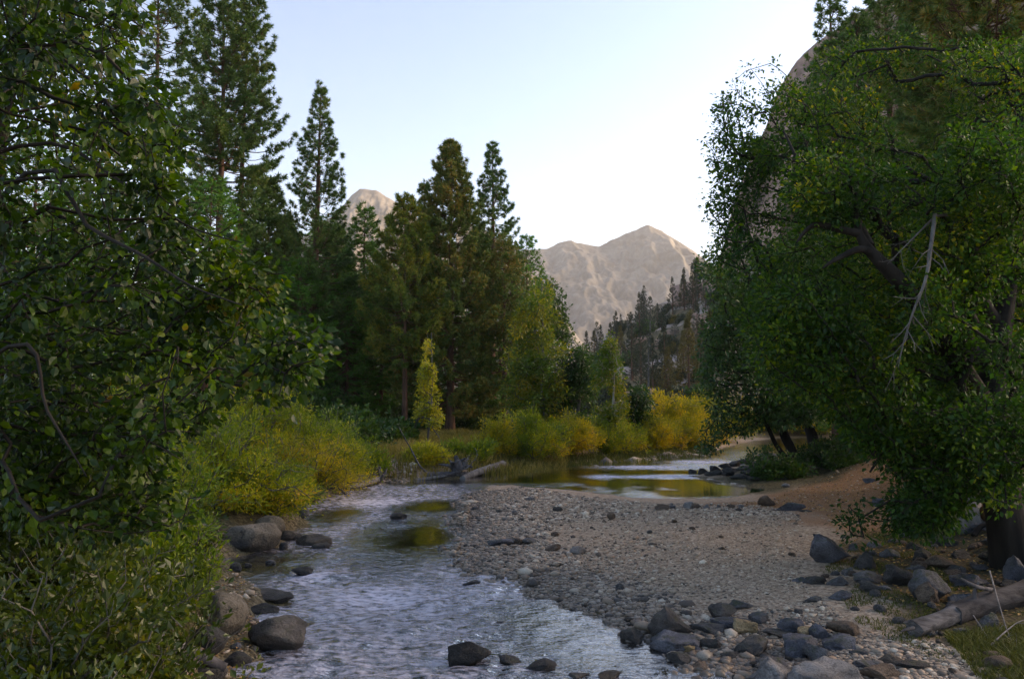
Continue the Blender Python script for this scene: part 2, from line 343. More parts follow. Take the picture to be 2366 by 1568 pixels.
mossc = m.ramp(nB, [(.3, (.03, .022, .014)), (.5, (.06, .045, .022)), (.62, (.07, .066, .016)), (.75, (.13, .085, .035))])
grs = m.ramp(nB, [(.3, (.05, .045, .018)), (.5, (.14, .11, .035)), (.75, (.26, .19, .075))])
bed_and_shade = m.ramp(vcol.outputs[0], [(0, (.03, .024, .012)), (.5, (.085, .068, .032)), (1, (.16, .13, .07))])
hl = m.noise(co, .06, 5, .6); hf = m.noise(co, .5, 4, .7)
rockc = m.ramp(hf, [(.3, (.16, .125, .11)), (.5, (.3, .24, .21)), (.7, (.4, .33, .3))])
scrub = m.ramp(hf, [(.3, (.05, .042, .022)), (.55, (.12, .09, .045)), (.75, (.2, .14, .065))])
hillc = m.mix(m.ramp(hl, [(.5, g(0)), (.58, g(1))]), scrub, rockc)
c = m.mix(z1.outputs[0], grav, lit); c = m.mix(z1.outputs[1], c, mossc); c = m.mix(z1.outputs[2], c, grs)
c = m.mix(z2.outputs[0], c, bed_and_shade); c = m.mix(z2.outputs[1], c, hillc)
m.set(m.b.inputs['Base Color'], c); m.b.inputs['Roughness'].default_value = .9; m.b.inputs['Specular IOR Level'].default_value = .25
hgt = m.math('ADD', m.math('MULTIPLY', vor.outputs['Distance'], -.8), m.math('ADD', nB, m.math('MULTIPLY', nC, .5)))
m.set(m.b.inputs['Normal'], m.bump(hgt, .8, .04))
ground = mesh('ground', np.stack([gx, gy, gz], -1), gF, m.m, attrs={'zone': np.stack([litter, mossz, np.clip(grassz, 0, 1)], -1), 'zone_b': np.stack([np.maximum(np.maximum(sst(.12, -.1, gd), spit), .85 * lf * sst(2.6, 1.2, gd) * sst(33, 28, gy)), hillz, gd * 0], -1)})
ground['kind'] = 'structure'

# ------------------------------------------------------------------ river water
def blob(px, py, rx, ry, x, y):               # soft patch on the water, given by its picture place and extent
    c = gp(px, py); ex = abs(gp(px + rx, py)[0] - c[0]); ey = abs(gp(px, py - ry)[1] - gp(px, py + ry)[1]) / 2
    return np.exp(-(((x - c[0]) / ex) ** 2 + ((y - c[1]) / ey) ** 2))
wx, wy, wF = fan(-4, 6.5, 95, 460, -50, 50, 640)
wd = rdist(wx, wy)
calm = np.zeros_like(wx)
for b in [(960, 1245, 110, 48, 1.0), (1000, 1172, 70, 14, .9), (620, 1305, 90, 30, .9), (1230, 1095, 150, 20, 1.1), (1560, 1125, 300, 26, 1.2), (1400, 1085, 200, 16, 1.0), (1830, 1030, 120, 12, 1.), (760, 1190, 60, 20, .5), (920, 1112, 80, 6, .8)]:
    calm = np.maximum(calm, b[4] * blob(b[0], b[1], b[2], b[3], wx, wy))
riff = np.zeros_like(wx)
for b in [(1500, 1078, 150, 5, 1.), (1560, 1100, 150, 4, 1.), (1400, 1100, 60, 5, .8), (1620, 1066, 80, 5, .9), (860, 1160, 120, 10, .6), (860, 1375, 120, 30, .6), (700, 1330, 70, 14, .8)]:
    riff = np.maximum(riff, b[4] * blob(b[0], b[1], b[2], b[3], wx, wy))
wn2 = fbm(xy0(wx * .9, wy * .5), 3, 61)
rough = np.clip(1 - calm * 1.15 + .35 * wn2 * (calm > .1), .015, 1) * np.where(wy > 30, .3, 1)
rough = np.clip(np.maximum(rough, riff), 0, 1)
sheet = np.clip(blob(1430, 1500, 260, 80, wx, wy) + blob(1260, 1420, 120, 40, wx, wy), 0, 1); rough = rough * (1 - .7 * sheet)
fl1 = xy0(wx * 1.0 + wy * .35, wy * .9 - wx * .3)
wz = rough * (.04 * fbm(fl1 * np.array([1.3, 2.4, 1]), 2, 71) + .03 * fbm(fl1 * np.array([3.4, 6, 1]) + 9, 2, 75)) - .01
foam_and_sheen = np.clip(riff * .45 * (wy < 30) + riff * .9 * (wy >= 30) + .55 * rough * np.clip(1 - calm * 1.4, 0, 1) * (wy < 34) * (1 - .4 * sheet), 0, 1)  # foam, with the sky's reflection on ripples painted in as pale colour
keep = (wd[wF] < 1.0).any(1); wF = wF[keep]
m = NT('river_water'); co = m.n('NewGeometry').outputs['Position']
ra = m.attr('rough').outputs['Fac']; fa = m.attr('foam_and_sheen').outputs['Fac']
v1 = m.mapping(co, (.6, 1.1, 1)); n1 = m.noise(v1, 8, 3, .55); n2 = m.noise(v1, 20, 2, .55)
hh = m.math('ADD', n1, m.math('MULTIPLY', n2, .35))
bmp = m.bump(hh, m.math('ADD', m.math('MULTIPLY', ra, .95), .012), .07)
gl = m.n('BsdfGlossy'); gl.inputs['Color'].default_value = (1, 1, 1, 1); gl.inputs['Roughness'].default_value = .06; m.t.links.new(bmp, gl.inputs['Normal'])
tr = m.n('BsdfTransparent'); tr.inputs[0].default_value = (.42, .36, .2, 1)
fr = m.n('Fresnel'); fr.inputs['IOR'].default_value = 1.8; m.t.links.new(bmp, fr.inputs['Normal'])
mx = m.n('MixShader'); m.set(mx.inputs[0], m.math('MULTIPLY', fr.outputs[0], 1.5, True)); m.t.links.new(tr.outputs[0], mx.inputs[1]); m.t.links.new(gl.outputs[0], mx.inputs[2])
fm = m.n('BsdfDiffuse'); fm.inputs[0].default_value = (.74, .69, .77, 1); m.t.links.new(bmp, fm.inputs['Normal'])
fn = m.noise(m.mapping(co, (.55, 1.1, 1)), 9.5, 4, .62)
fmask = m.math('MULTIPLY', m.ramp(m.math('ADD', fn, m.math('MULTIPLY', m.math('SUBTRACT', fa, .5), .4)), [(.42, g(0)), (.68, g(1))]), m.math('MINIMUM', m.math('MULTIPLY', fa, 1.1), .9))
mx2 = m.n('MixShader'); m.t.links.new(fmask, mx2.inputs[0]); m.t.links.new(mx.outputs[0], mx2.inputs[1]); m.t.links.new(fm.outputs[0], mx2.inputs[2])
m.t.links.new(mx2.outputs[0], m.out.inputs[0])
water = mesh('river_water', np.stack([wx, wy, wz], -1), wF, m.m, attrs={'rough': rough, 'foam_and_sheen': foam_and_sheen})
water['kind'] = 'structure'

# ------------------------------------------------------------------ mountains and cliff
def ridge(name, pts, D, run, mat, nu=260, nv=130, amp=.05, s=0, foot=-10, power=1.0, back=.6, gul=1.0, skew=0.0):
    pts = np.array(pts, float); px = np.linspace(pts[0, 0], pts[-1, 0], nu); py = np.interp(px, pts[:, 0], pts[:, 1])
    py = py + 3.0 * fbm(xy0(px * .03, px * 0 + s), 4, s)
    top = at(px, py, np.full(nu, D)); hmax = top[:, 2].max()
    v = np.concatenate([-np.linspace(1, 0, 24)[:-1], np.linspace(0, 1, nv)]); n = len(v)
    X = np.repeat(top[None, :, 0], n, 0); Z0 = np.repeat(top[None, :, 2], n, 0); vv = v[:, None]
    Y = D - run * np.where(vv > 0, vv, vv * back) + 0 * X
    Z = foot + (Z0 - foot) * np.where(vv > 0, (1 - np.abs(vv)) ** power, 1 - np.abs(vv))
    X = X + skew * hmax * np.maximum(vv, 0)
    sc = 1.0 / hmax
    q = np.stack([X * sc * 5, Y * sc * 2.0, Z * sc * 1.5], -1)
    rid = 1 - np.abs(fbm(q * gul, 5, s + 3)); fine = fbm(q * 9, 4, s + 9)
    fade = np.clip(np.abs(vv) * 6, 0.0, 1)
    disp = hmax * amp * ((rid - .6) * 2.0 * fade + .3 * fine * np.clip(np.abs(vv) * 12, .12, 1))
    Y = Y - disp * 1.2; Z = Z + disp * .55
    V = np.stack([X, Y, Z], -1).reshape(-1, 3)
    i = np.arange(n - 1)[:, None] * nu; j = np.arange(nu - 1)[None]
    F = np.stack([i + j, i + nu + j, i + nu + j + 1, i + j + 1], -1).reshape(-1, 4)
    o = mesh(name, V, F, mat); o['kind'] = 'structure'; return o
def mountain_mat(name, c0, c1, c2, veg, sc, vegamt):
    m = NT(name); co = m.n('NewGeometry').outputs['Position']
    n1 = m.noise(co, sc, 6, .65); n2 = m.noise(co, sc * 6, 5, .7)
    c = m.ramp(n2, [(.3, c0), (.5, c1), (.7, c2)])
    streak = m.noise(m.mapping(co, (1, .5, .45)), sc * 11, 6, .75); c = m.mix(.5, c, m.ramp(streak, [(.35, g(.5)), (.5, g(1)), (.65, g(1.45))]), 'MULTIPLY')
    k = m.math('MULTIPLY', m.ramp(m.math('ADD', n1, m.math('MULTIPLY', m.math('SUBTRACT', n2, .5), .6)), [(.5, g(0)), (.58, g(1))]), vegamt)
    c = m.mix(k, c, veg); m.set(m.b.inputs['Base Color'], c); m.b.inputs['Roughness'].default_value = 1; m.b.inputs['Specular IOR Level'].default_value = .1
    m.set(m.b.inputs['Normal'], m.bump(m.math('ADD', n2, streak), .5, 3 / sc * .002)); return m.m
mm = mountain_mat('mountain_granite', (.15, .133, .113), (.205, .182, .155), (.265, .235, .2), (.11, .097, .078), .004, .7)
ridge('mountain_main', [(1080, 640), (1170, 600), (1210, 578), (1265, 572), (1290, 562), (1320, 554), (1350, 563), (1385, 571), (1430, 548), (1465, 530), (1495, 521), (1530, 530), (1570, 558), (1610, 585), (1660, 620), (1760, 690), (1900, 760)], 3000, 1300, mm, amp=.03, s=5, power=1.1, gul=1.8, skew=.12)
ridge('mountain_left', [(560, 640), (680, 560), (780, 490), (812, 452), (832, 438), (870, 442), (900, 456), (935, 480), (985, 520), (1050, 580), (1150, 680)], 2200, 900, mm, amp=.03, s=15, power=1.1, gul=1.5)
ridge('mountain_spur', [(1060, 500), (1140, 545), (1195, 582), (1235, 640), (1280, 700), (1330, 770), (1390, 850), (1440, 905)], 1700, 560, mm, amp=.03, s=25, power=1.0, gul=1.5)
mc = mountain_mat('cliff_granite', (.17, .108, .085), (.29, .185, .145), (.4, .27, .21), (.09, .07, .05), .02, .5)
ridge('cliff', [(1655, 700), (1672, 630), (1690, 560), (1700, 450), (1730, 370), (1770, 290), (1800, 200), (1840, 140), (1880, 105), (1930, 70), (2000, 20), (2150, -60), (2400, -140), (2700, -120)], 430, 130, mc, amp=.085, s=35, power=.55, back=1.5, gul=1.6)

# ------------------------------------------------------------------ foliage tools
LEAF8 = (np.array([(0, 0, 0), (-.33, .3, .05), (.33, .3, .05), (0, .33, -.02), (-.31, .64, .06), (.31, .64, .06), (0, .67, -.02), (0, 1.02, -.1)]),
         np.array([(0, 3, 1), (3, 4, 1), (3, 6, 4), (6, 7, 4), (0, 2, 3), (3, 2, 5), (3, 5, 6), (6, 5, 7)]))
LEAF4 = (np.array([(0, 0, 0), (-.3, .48, .09), (.3, .48, .09), (0, 1, -.03)]), np.array([(0, 3, 1), (0, 2, 3)]))
SLIM4 = (np.array([(0, 0, 0), (-.17, .45, .05), (.17, .45, .05), (0, 1, -.05)]), np.array([(0, 3, 1), (0, 2, 3)]))
def rdir(n): return unit(rng.normal(size=(n, 3)))
def leaves(P, D, size, T, flat=.8):
    n = len(P); y = unit(D); up = np.array([0, 0, 1.]) * flat + rdir(n) * .75
    x = unit(np.cross(y, up)); nn = np.cross(x, y); t, f = T
    s = np.asarray(size) * np.ones(n)
    V = P[:, None] + s[:, None, None] * (t[None, :, 0:1] * x[:, None] + t[None, :, 1:2] * y[:, None] + t[None, :, 2:3] * nn[:, None])
    F = f[None] + (np.arange(n) * len(t))[:, None, None]
    return V.reshape(-1, 3), F.reshape(-1, 3)
def grow(roots, targets, bf=.35, step=.3, wob=.1, sag=0.0):
    """balanced shortest-path branching from the root nodes to every target"""
    cap = len(roots) + len(targets) * 14; P = np.zeros((cap, 3)); par = np.full(cap, -1); pl = np.zeros(cap)
    n = len(roots); P[:n] = roots; par[1:n] = np.arange(n - 1)
    if n > 1: pl[1:n] = np.cumsum(np.linalg.norm(np.diff(roots, axis=0), axis=1))
    nroot = n; pl[:n] *= .3
    order = np.argsort(np.min(np.linalg.norm(targets[:, None] - roots[None], axis=2), 1)); tips = []
    for k in order:
        p = targets[k]; d = np.linalg.norm(P[:n] - p, axis=1); j = int(np.argmin(d + bf * pl[:n])); L = d[j]
        c = min(max(1, int(L / step)), 12); a = P[j].copy(); q = j
        for i in range(1, c + 1):
            if n >= cap: break
            t = i / c; x = a + (p - a) * t
            if i < c: x = x + rng.normal(size=3) * wob * L / c * .9 + np.array([0, 0, sag * L * math.sin(math.pi * t)])
            P[n] = x; par[n] = q; pl[n] = pl[q] + np.linalg.norm(x - P[q]); q = n; n += 1
        tips.append(q)
    P = P[:n]; par = par[:n]; cnt = np.zeros(n); cnt[tips] = 1
    for i in range(n - 1, 0, -1):
        if par[i] >= 0: cnt[par[i]] += cnt[i]
    return P, par, cnt, np.array(tips), nroot
def wood(bag, P, par, cnt, nroot, rt, ex=.5, thick=.02, rmax=9):
    r = np.minimum(rt * np.maximum(cnt, 1) ** ex, rmax); i = np.arange(len(P)); e = i[(par >= 0) & (i >= nroot)]
    ra = np.minimum(r[par[e]], r[e] * 1.25); rb = r[e]
    for msk, n in ((rb < thick, 3), (rb >= thick, 7)):
        if msk.any():
            V, F = edge_tubes(P[par[e[msk]]], P[e[msk]], ra[msk], rb[msk], n); bag.add(V, F)
    return r
def tip_leaves(P, par, tips, per, spread, size, T, droop=.3, along=1, flat=.8, vary=.36):
    pos = []; dr = []
    a = np.concatenate([tips] + ([par[tips][par[tips] >= 0]] if along else []))
    for k in range(per):
        d = unit(P[a] - P[np.maximum(par[a], 0)]); o = rdir(len(a))
        pos.append(P[a] + o * spread * rng.random((len(a), 1)) ** .6 - d * spread * rng.random((len(a), 1)))
        dr.append(unit(d * .5 + o * .9 + np.array([0, 0, -droop])))
    pos = np.concatenate(pos); dr = np.concatenate(dr)
    return leaves(pos, dr, size * np.clip(1 + vary * rng.normal(size=len(pos)), .35, 1.9), T, flat)
def sil(poly, n, Y0, Y1, ns=.6, cut=-.15, seed=0, dens=None):
    """points of a crown: inside an outline, spread through a real depth, clumped by 3-D noise"""
    poly = np.array(poly, float); out = []; m = 0
    while m < n:
        x = rng.uniform(poly[:, 0].min(), poly[:, 0].max(), n * 3); y = rng.uniform(poly[:, 1].min(), poly[:, 1].max(), n * 3)
        k = inside(poly, x, y); x = x[k]; y = y[k]; Y = rng.uniform(Y0, Y1, len(x)); p = at(x, y, Y)
        k = vnoise(p * ns, seed) + .5 * vnoise(p * ns * 2.3, seed + 1) > cut; out.append(p[k]); m += k.sum()
        if len(out) > 40: break
    return np.concatenate(out)[:n]
def tree(name, label, cat, base, trunk, radii, targets, lm, bm, per=10, spread=.25, size=.1, T=LEAF4, rt=.006, ex=.5, bf=.35, step=.35, droop=.3, group=None, extra=None, along=1, tn=10, flat=.8, sag=0., rmax=9, parts=('trunk', 'crown'), nspl=24, wob=.1):
    base = np.asarray(base, float); root = empty(name, base, label, cat, group)
    path = spline(trunk, nspl) - base; rad = np.interp(np.linspace(0, 1, nspl), np.linspace(0, 1, len(radii)), radii)
    bag = Bag(); tube_into(bag, path, rad, tn, .12, int(abs(base[0]) * 10))
    rts = path[int(nspl * .25):]
    if extra:
        for pth, rr in extra:
            q = spline(pth, 16) - base; tube_into(bag, q, np.interp(np.linspace(0, 1, 16), np.linspace(0, 1, len(rr)), rr), 8, .1, 3)
    P, par, cnt, tips, nr = grow(rts, targets - base, bf, step, wob, sag)
    if extra:                                 # extra limbs carry their own twigs
        pass
    wood(bag, P, par, cnt, nr, rt, ex, rmax=rmax)
    V, F = bag.get(); mesh(parts[0], V, F, bm, root)
    V, F = tip_leaves(P, par, tips, per, spread, size, T, droop, along, flat); mesh(parts[1], V, F, lm, root, smooth=False)
    return root

# ------------------------------------------------------------------ conifers
def needles(P, D, K, L, w, flat=1.0, fwd=.7):
    n = len(P); P = np.repeat(P, K, 0); D = np.repeat(D, K, 0); o = rdir(n * K); o[:, 2] *= flat
    d = unit(D * fwd + o); s = unit(np.cross(d, rdir(n * K))) * (w * .5)
    l = np.repeat(np.asarray(L) * np.ones(n), K) * rng.uniform(.7, 1.15, n * K); b = P + d * (l * .06)[:, None]
    V = np.stack([b - s, b + s, P + d * l[:, None]], 1).reshape(-1, 3)
    return V, np.arange(len(V)).reshape(-1, 3)
def conifer(name, label, base, H, Rad, c0=.2, style='pine', lm=None, bm=None, dens=1.0, L=.3, w=.05, K=11, tr=None, group=None, shape=.85, lean=(0, 0), gap=0.0, twin=False, dead=6, cat='pine tree'):
    base = np.asarray(base, float); root = empty(name, base, label, cat, group); bag = Bag()
    tr = tr or H * .016; lm = lm or ML['pine']; bm = bm or MB['pine']
    tz = np.linspace(0, 1, 22); ln = np.array([lean[0], lean[1], 0])
    path = np.stack([tz * 0, tz * 0, tz * H], -1) + ln * (tz ** 1.5)[:, None] + .006 * H * np.stack([vnoise(np.stack([tz * 3, tz * 0, tz * 0 + H], -1), 2), vnoise(np.stack([tz * 3, tz * 0 + 9, tz * 0 + H], -1), 4), tz * 0], -1) * tz[:, None]
    tube_into(bag, path, tr * (1 - tz * .95) + tr * .35 * np.exp(-tz * 30), 9, .08, 5)
    TP = []; TD = []; EA = []; EB = []; ER = []
    z = c0 * H
    def onpath(zz): f = np.clip(zz / H, 0, 1); return np.array([np.interp(f, tz, path[:, i]) for i in range(3)])
    ph = rng.uniform(0, 6)
    while z < H * .985:
        t = (z / H - c0) / (1 - c0); prof = (1 - t) ** shape * (.62 + .38 * min(1, t / .25))
        nb = int(round((5 if t < .8 else 4) * (1 if style == 'pine' else 1.3))); ph += 1.1
        for b in range(nb):
            if rng.random() < gap: continue
            az = ph + b * 6.283 / nb + rng.normal() * .25; Lb = Rad * prof * rng.uniform(.62, 1.12) + .25
            el = (-.15 + .95 * t ** 1.3 if style == 'pine' else -.35 + .6 * t) + rng.normal() * .1
            o = onpath(z + rng.normal() * .12); d = np.array([math.cos(az) * math.cos(el), math.sin(az) * math.cos(el), math.sin(el)])
            up = .22 if style == 'pine' else .1; npt = max(3, int(Lb / .5) + 2); s = np.linspace(0, 1, npt)
            pts = o + d * (s * Lb)[:, None] + np.array([0, 0, 1]) * (up * Lb * s ** 2.2 - .10 * Lb * np.sin(s * 3.14))[:, None]
            r0 = .012 + .012 * Lb
            for i in range(npt - 1): EA.append(pts[i]); EB.append(pts[i + 1]); ER.append(r0 * (1 - .8 * s[i]))
            tw = max(3, int(Lb * 5.2 * dens)); sd = np.array([-d[1], d[0], 0]); sd /= max(np.linalg.norm(sd), 1e-6)
            for k in range(tw):
                f = rng.uniform(.3, 1) ** .8; c = np.array([np.interp(f, s, pts[:, i]) for i in range(3)])
                lt = Lb * .26 * (1.12 - f) + .1; sg = 1 if k % 2 else -1
                td = d * .75 + sd * sg * rng.uniform(.5, 1.1) + np.array([0, 0, rng.uniform(-.1, .45) if style == 'pine' else rng.uniform(-.25, .15)]); td /= np.linalg.norm(td)
                e = c + td * lt * rng.uniform(.6, 1.1)
                EA.append(c); EB.append(e); ER.append(.008)
                TP.append(e); TD.append(td)
                if lt > .5: TP.append(c * .45 + e * .55); TD.append(td)
            TP.append(pts[-1]); TD.append(unit(pts[-1] - pts[-2]))
        z += (.62 - .32 * t) * (H / 25) ** .5 / max(.6, dens ** .5)
    for k in range(dead):                     # dead snags below the crown
        zz = rng.uniform(.08, max(.1, c0)) * H; az = rng.uniform(0, 6.28); o = onpath(zz); l = rng.uniform(.5, 1.6)
        m1 = o + np.array([math.cos(az), math.sin(az), -.1]) * l * .6; e = m1 + np.array([math.cos(az), math.sin(az), -.5]) * l * .5
        EA += [o, m1]; EB += [m1, e]; ER += [.03, .018]
    EA = np.array(EA); EB = np.array(EB); ER = np.array(ER); V, F = edge_tubes(EA, EB, ER, ER * .75, 3); bag.add(V, F)
    V, F = bag.get(); mesh('trunk', V, F, bm, root)
    TP = np.array(TP); TD = np.array(TD); TP = np.concatenate([TP, [path[-1]]]); TD = np.concatenate([TD, [[0, 0, 1.]]])
    V, F = needles(TP, TD, K, L, w, .9 if style == 'pine' else .45, .8); mesh('crown', V, F, lm, root, smooth=False)
    return root
def pine(label, px, top, Y, hw, c0py, **k):
    b = at(px, 900, Y); b[2] = h1(b[0], b[1]) - .1; H = at(px, top, Y)[2] - b[2]; c0 = np.clip((at(px, c0py, Y)[2] - b[2]) / H, .03, .8)
    return conifer(k.pop('name', 'pine_tree'), label, b, H, hw / FPX * Y, c0, **k)

# ------------------------------------------------------------------ tall pines on the far bank
pine('tall slim pine with its bare trunk showing, topmost out of frame behind the leafy alder', 335, -170, 42, 118, 330, lm=ML['pine'], dens=1.2, gap=.15, L=.3, tr=.3, K=26, shape=.35)
pine('very tall dark pine with two close stems left of the pointed pine', 500, -110, 50, 150, 560, lm=ML['pine'], dens=1.35, L=.32, K=26, shape=.6, gap=.12, tr=.36, lean=(-.3, 0))
pine('second stem of the very tall twin pines, slightly right and shorter', 540, -40, 51, 120, 480, lm=ML['pine'], dens=1.3, L=.32, K=26, shape=.6, gap=.12, tr=.3, lean=(.2, .3))
pine('pointed pine standing clear against the sky left of the far peak', 722, 192, 57, 150, 800, lm=ML['pine'], dens=1.08, L=.32, shape=1.0, K=26)
pine('short dense green cedar between the pointed pine and the yellowing pine', 838, 470, 62, 105, 930, style='cedar', name='cedar_tree', cat='cedar tree', lm=ML['cedar'], dens=1.2, L=.36, w=.06, shape=.7)
pine('broad yellowing pine with a bare lower trunk behind the yellow sapling', 935, 462, 54, 135, 830, lm=ML['pine_gold'], dens=1.25, L=.34, w=.055, K=26, shape=.72, tr=.22)
pine('large rusty-needled pine, tallest at the centre of the far bank', 1040, 328, 57, 190, 940, lm=ML['pine_rust'], dens=1.5, L=.36, w=.06, K=26, shape=.85)
pine('slender pointed pine at the right end of the tall pine stand', 1137, 332, 61, 98, 760, lm=ML['pine'], dens=1.08, L=.32, w=.05, shape=.9, K=26)
pine('small pointed side pine close against the left of the rusty pine', 975, 420, 60, 60, 800, lm=ML['pine'], dens=.9, L=.32, K=22, shape=.9)
pine('bushy dark green pine filling the right edge of the pine stand', 1165, 560, 57, 85, 900, lm=ML['pine_rust'], dens=1.2, L=.36, shape=.5)
pine('dark green cedar low behind the tip of the leaning alder branch', 690, 600, 55, 110, 950, style='cedar', name='cedar_tree', cat='cedar tree', lm=ML['cedar'], dens=1.2, L=.36, w=.06, shape=.55)
pine('dark broad pine left of the pointed pine, lower than the twin stems', 610, 420, 60, 95, 900, lm=ML['pine'], dens=1.5, L=.4, w=.07, K=18, shape=.6)
pine('deep green cedar in front of the dark wood below the short cedar', 800, 640, 58, 120, 960, style='cedar', name='cedar_tree', cat='cedar tree', lm=ML['cedar'], dens=1.1, L=.36, w=.06, shape=.5)
pine('young dark pine in the shade between cedar and yellowing pine', 880, 640, 60, 95, 900, lm=ML['cedar'], dens=1.2, L=.36, shape=.5)
pine('dark pine filling the gap between the twin stems and the pointed pine', 655, 500, 64, 85, 900, lm=ML['pine'], dens=1.5, L=.4, w=.07, K=20, shape=.8)
pine('dark green pine just right of the pointed pine, below the far peak', 775, 520, 66, 90, 900, lm=ML['pine'], dens=1.5, L=.4, w=.07, K=20, shape=.8)
pine('dark pine low at the left behind the alder boughs', 560, 520, 60, 90, 900, lm=ML['pine'], dens=1.5, L=.4, w=.07, K=20, shape=.8)
# the dark wood behind them
fa = conifer('pine_tree', 'dark pine inside the shaded wood behind the front row of pines', (-60, 88, h1(-60, 88) - .1), 20, 3.4, .1, lm=ML['cedar'], dens=.8, L=.42, w=.08, K=9, shape=.5, group='dark pines deep in the shaded wood')
fb = conifer('pine_tree', 'dark pine inside the shaded wood behind the front row of pines', (-30, 84, h1(-30, 84) - .1), 17, 3.6, .06, style='cedar', lm=ML['cedar'], dens=.8, L=.42, w=.08, K=9, shape=.5, group='dark pines deep in the shaded wood')
wood_spots = [(-44, 70), (-38, 78), (-34, 66), (-29, 74), (-25, 69), (-22, 78), (-18, 72), (-15.5, 67), (-13, 75), (-10, 70), (-8, 78), (-5.5, 72), (-3, 76), (-1, 70), (1.5, 77), (3, 84), (-50, 60), (-42, 54), (-36, 48), (-31, 55), (-27, 60), (-48, 45), (-40, 40)]
for i, (x, y) in enumerate(wood_spots):
    s = (fa, fb)[i % 2]; copy_thing(s, (x, y, h1(x, y) - .1), rng.uniform(0, 6), rng.uniform(.72, .95))

# ------------------------------------------------------------------ conifers on the rocky hillside
hc = conifer('pine_tree', 'slim dark conifer at the foot of the rocky hillside', (30, 170, h1(30, 170) - .3), 16, 3.0, .1, lm=ML['hillfir'], dens=.65, L=.36, w=.11, K=12, shape=1.15, gap=.25, group='conifers on the rocky hillside')
hd = conifer('pine_tree', 'bare-trunked ragged conifer high on the rocky hillside', (52, 200, h1(52, 200) - .3), 21, 3.4, .4, lm=ML['hillfir'], dens=.6, L=.36, w=.11, K=12, shape=.9, gap=.35, bm=MB['grey'], group='conifers on the rocky hillside', tr=.4)
he = conifer('pine_tree', 'yellowish conifer glowing at the foot of the rocky hillside', (34, 130, h1(34, 130) - .3), 14, 3.0, .08, lm=ML['hillgold'], dens=.7, L=.38, w=.12, K=12, shape=1.0, gap=.2, group='conifers on the rocky hillside')
hill_list = [  # source, base picture x, depth, picture top y, label
 (hc, 1355, 190, 765, 'small dark twin-topped conifer at the left foot of the hillside'), (hc, 1388, 200, 750, 'dark conifer beside the small twin-topped one on the hillside'),
 (hc, 1410, 195, 745, 'conical conifer behind the yellow birch on the hillside'), (hc, 1428, 205, 760, 'narrow conifer right of the conical one on the hillside'),
 (hd, 1452, 215, 725, 'ragged conifer with short side branches on the hillside'), (hc, 1474, 225, 708, 'flat-topped dark conifer left of the tallest hillside conifer'),
 (hd, 1503, 190, 685, 'tallest hillside conifer with a long pale bare trunk'), (hc, 1520, 235, 700, 'slim conifer just behind the tallest hillside conifer'),
 (hc, 1548, 265, 690, 'lone small conifer on the skyline left of the granite dome'), (hc, 1570, 268, 690, 'tiny conifer on the skyline above the granite dome'),
 (hc, 1588, 262, 665, 'pointed conifer highest on the visible skyline of the hillside'), (hc, 1538, 140, 795, 'dense dark green conifer at the lower right of the hillside'),
 (he, 1590, 128, 735, 'tall yellowish conifer beside the right riverside tree'), (hc, 1565, 170, 790, 'green conifer behind the yellowish one on the hillside'),
 (hd, 1560, 185, 770, 'conifer with a reddish bare trunk in the middle of the hillside'), (hc, 1480, 160, 840, 'shaded conifer low on the hillside above the willows'),
 (hc, 1462, 165, 850, 'darkest narrow conifer low on the hillside'), (he, 1620, 140, 760, 'tall golden conifer half behind the right riverside tree'),
 (hc, 1440, 150, 860, 'low conifer behind the yellow birch crown'), (hd, 1415, 180, 800, 'ragged conifer behind the yellow birch'),
 (hc, 1505, 150, 850, 'conifer in front of the pale bare trunk on the hillside'), (hc, 1635, 220, 690, 'dark conifer on the upper right of the hillside'),
 (he, 1545, 120, 890, 'small orange-yellow conifer just above the golden willows'), (hc, 1340, 170, 800, 'dark conifer behind the gap right of the cottonwood'),
 (hc, 1490, 215, 760, 'mid-slope conifer below the tallest hillside conifer'), (hc, 1530, 210, 765, 'mid-slope conifer right of the pale bare trunk'), (hc, 1600, 230, 730, 'mid-slope conifer right of the granite dome')]
for i in range(34):
    px_ = float(rng.uniform(1370, 1660)); Y_ = float(rng.uniform(125, 255)); b_ = at(px_, 800, Y_); zb = h1(b_[0], b_[1]); hh_ = rng.uniform(7, 14); pt_ = 784 + 0 * hh_
    dv = np.array([b_[0], b_[1], zb + hh_ - CAMZ]); up_ = dv[2] * cP - dv[1] * sP; fw_ = dv[1] * cP + dv[2] * sP; top_ = H0 / 2 - FPX * up_ / fw_
    hill_list.append(((hc, hc, hd, he)[i % 4], px_, Y_, top_, 'ordinary conifer standing among many others on the rocky hillside'))
used = set()
for s, px, Y, top, lab in hill_list:
    b = at(px, 800, Y); z = h1(b[0], b[1]) - .2; H = at(px, top, Y)[2] - z; HS = {hc: 16, hd: 21, he: 14}[s]; k = max(.25, H / HS)
    loc = (b[0], b[1], z); rz = rng.uniform(0, 6)
    if s in used: copy_thing(s, loc, rz, min(max(k, .5), 1.4), lab, scz=k)
    else: used.add(s); s.location = loc; s.rotation_euler = (0, 0, rz); s.scale = (min(max(k, .5), 1.4),) * 2 + (k,); s['label'] = lab

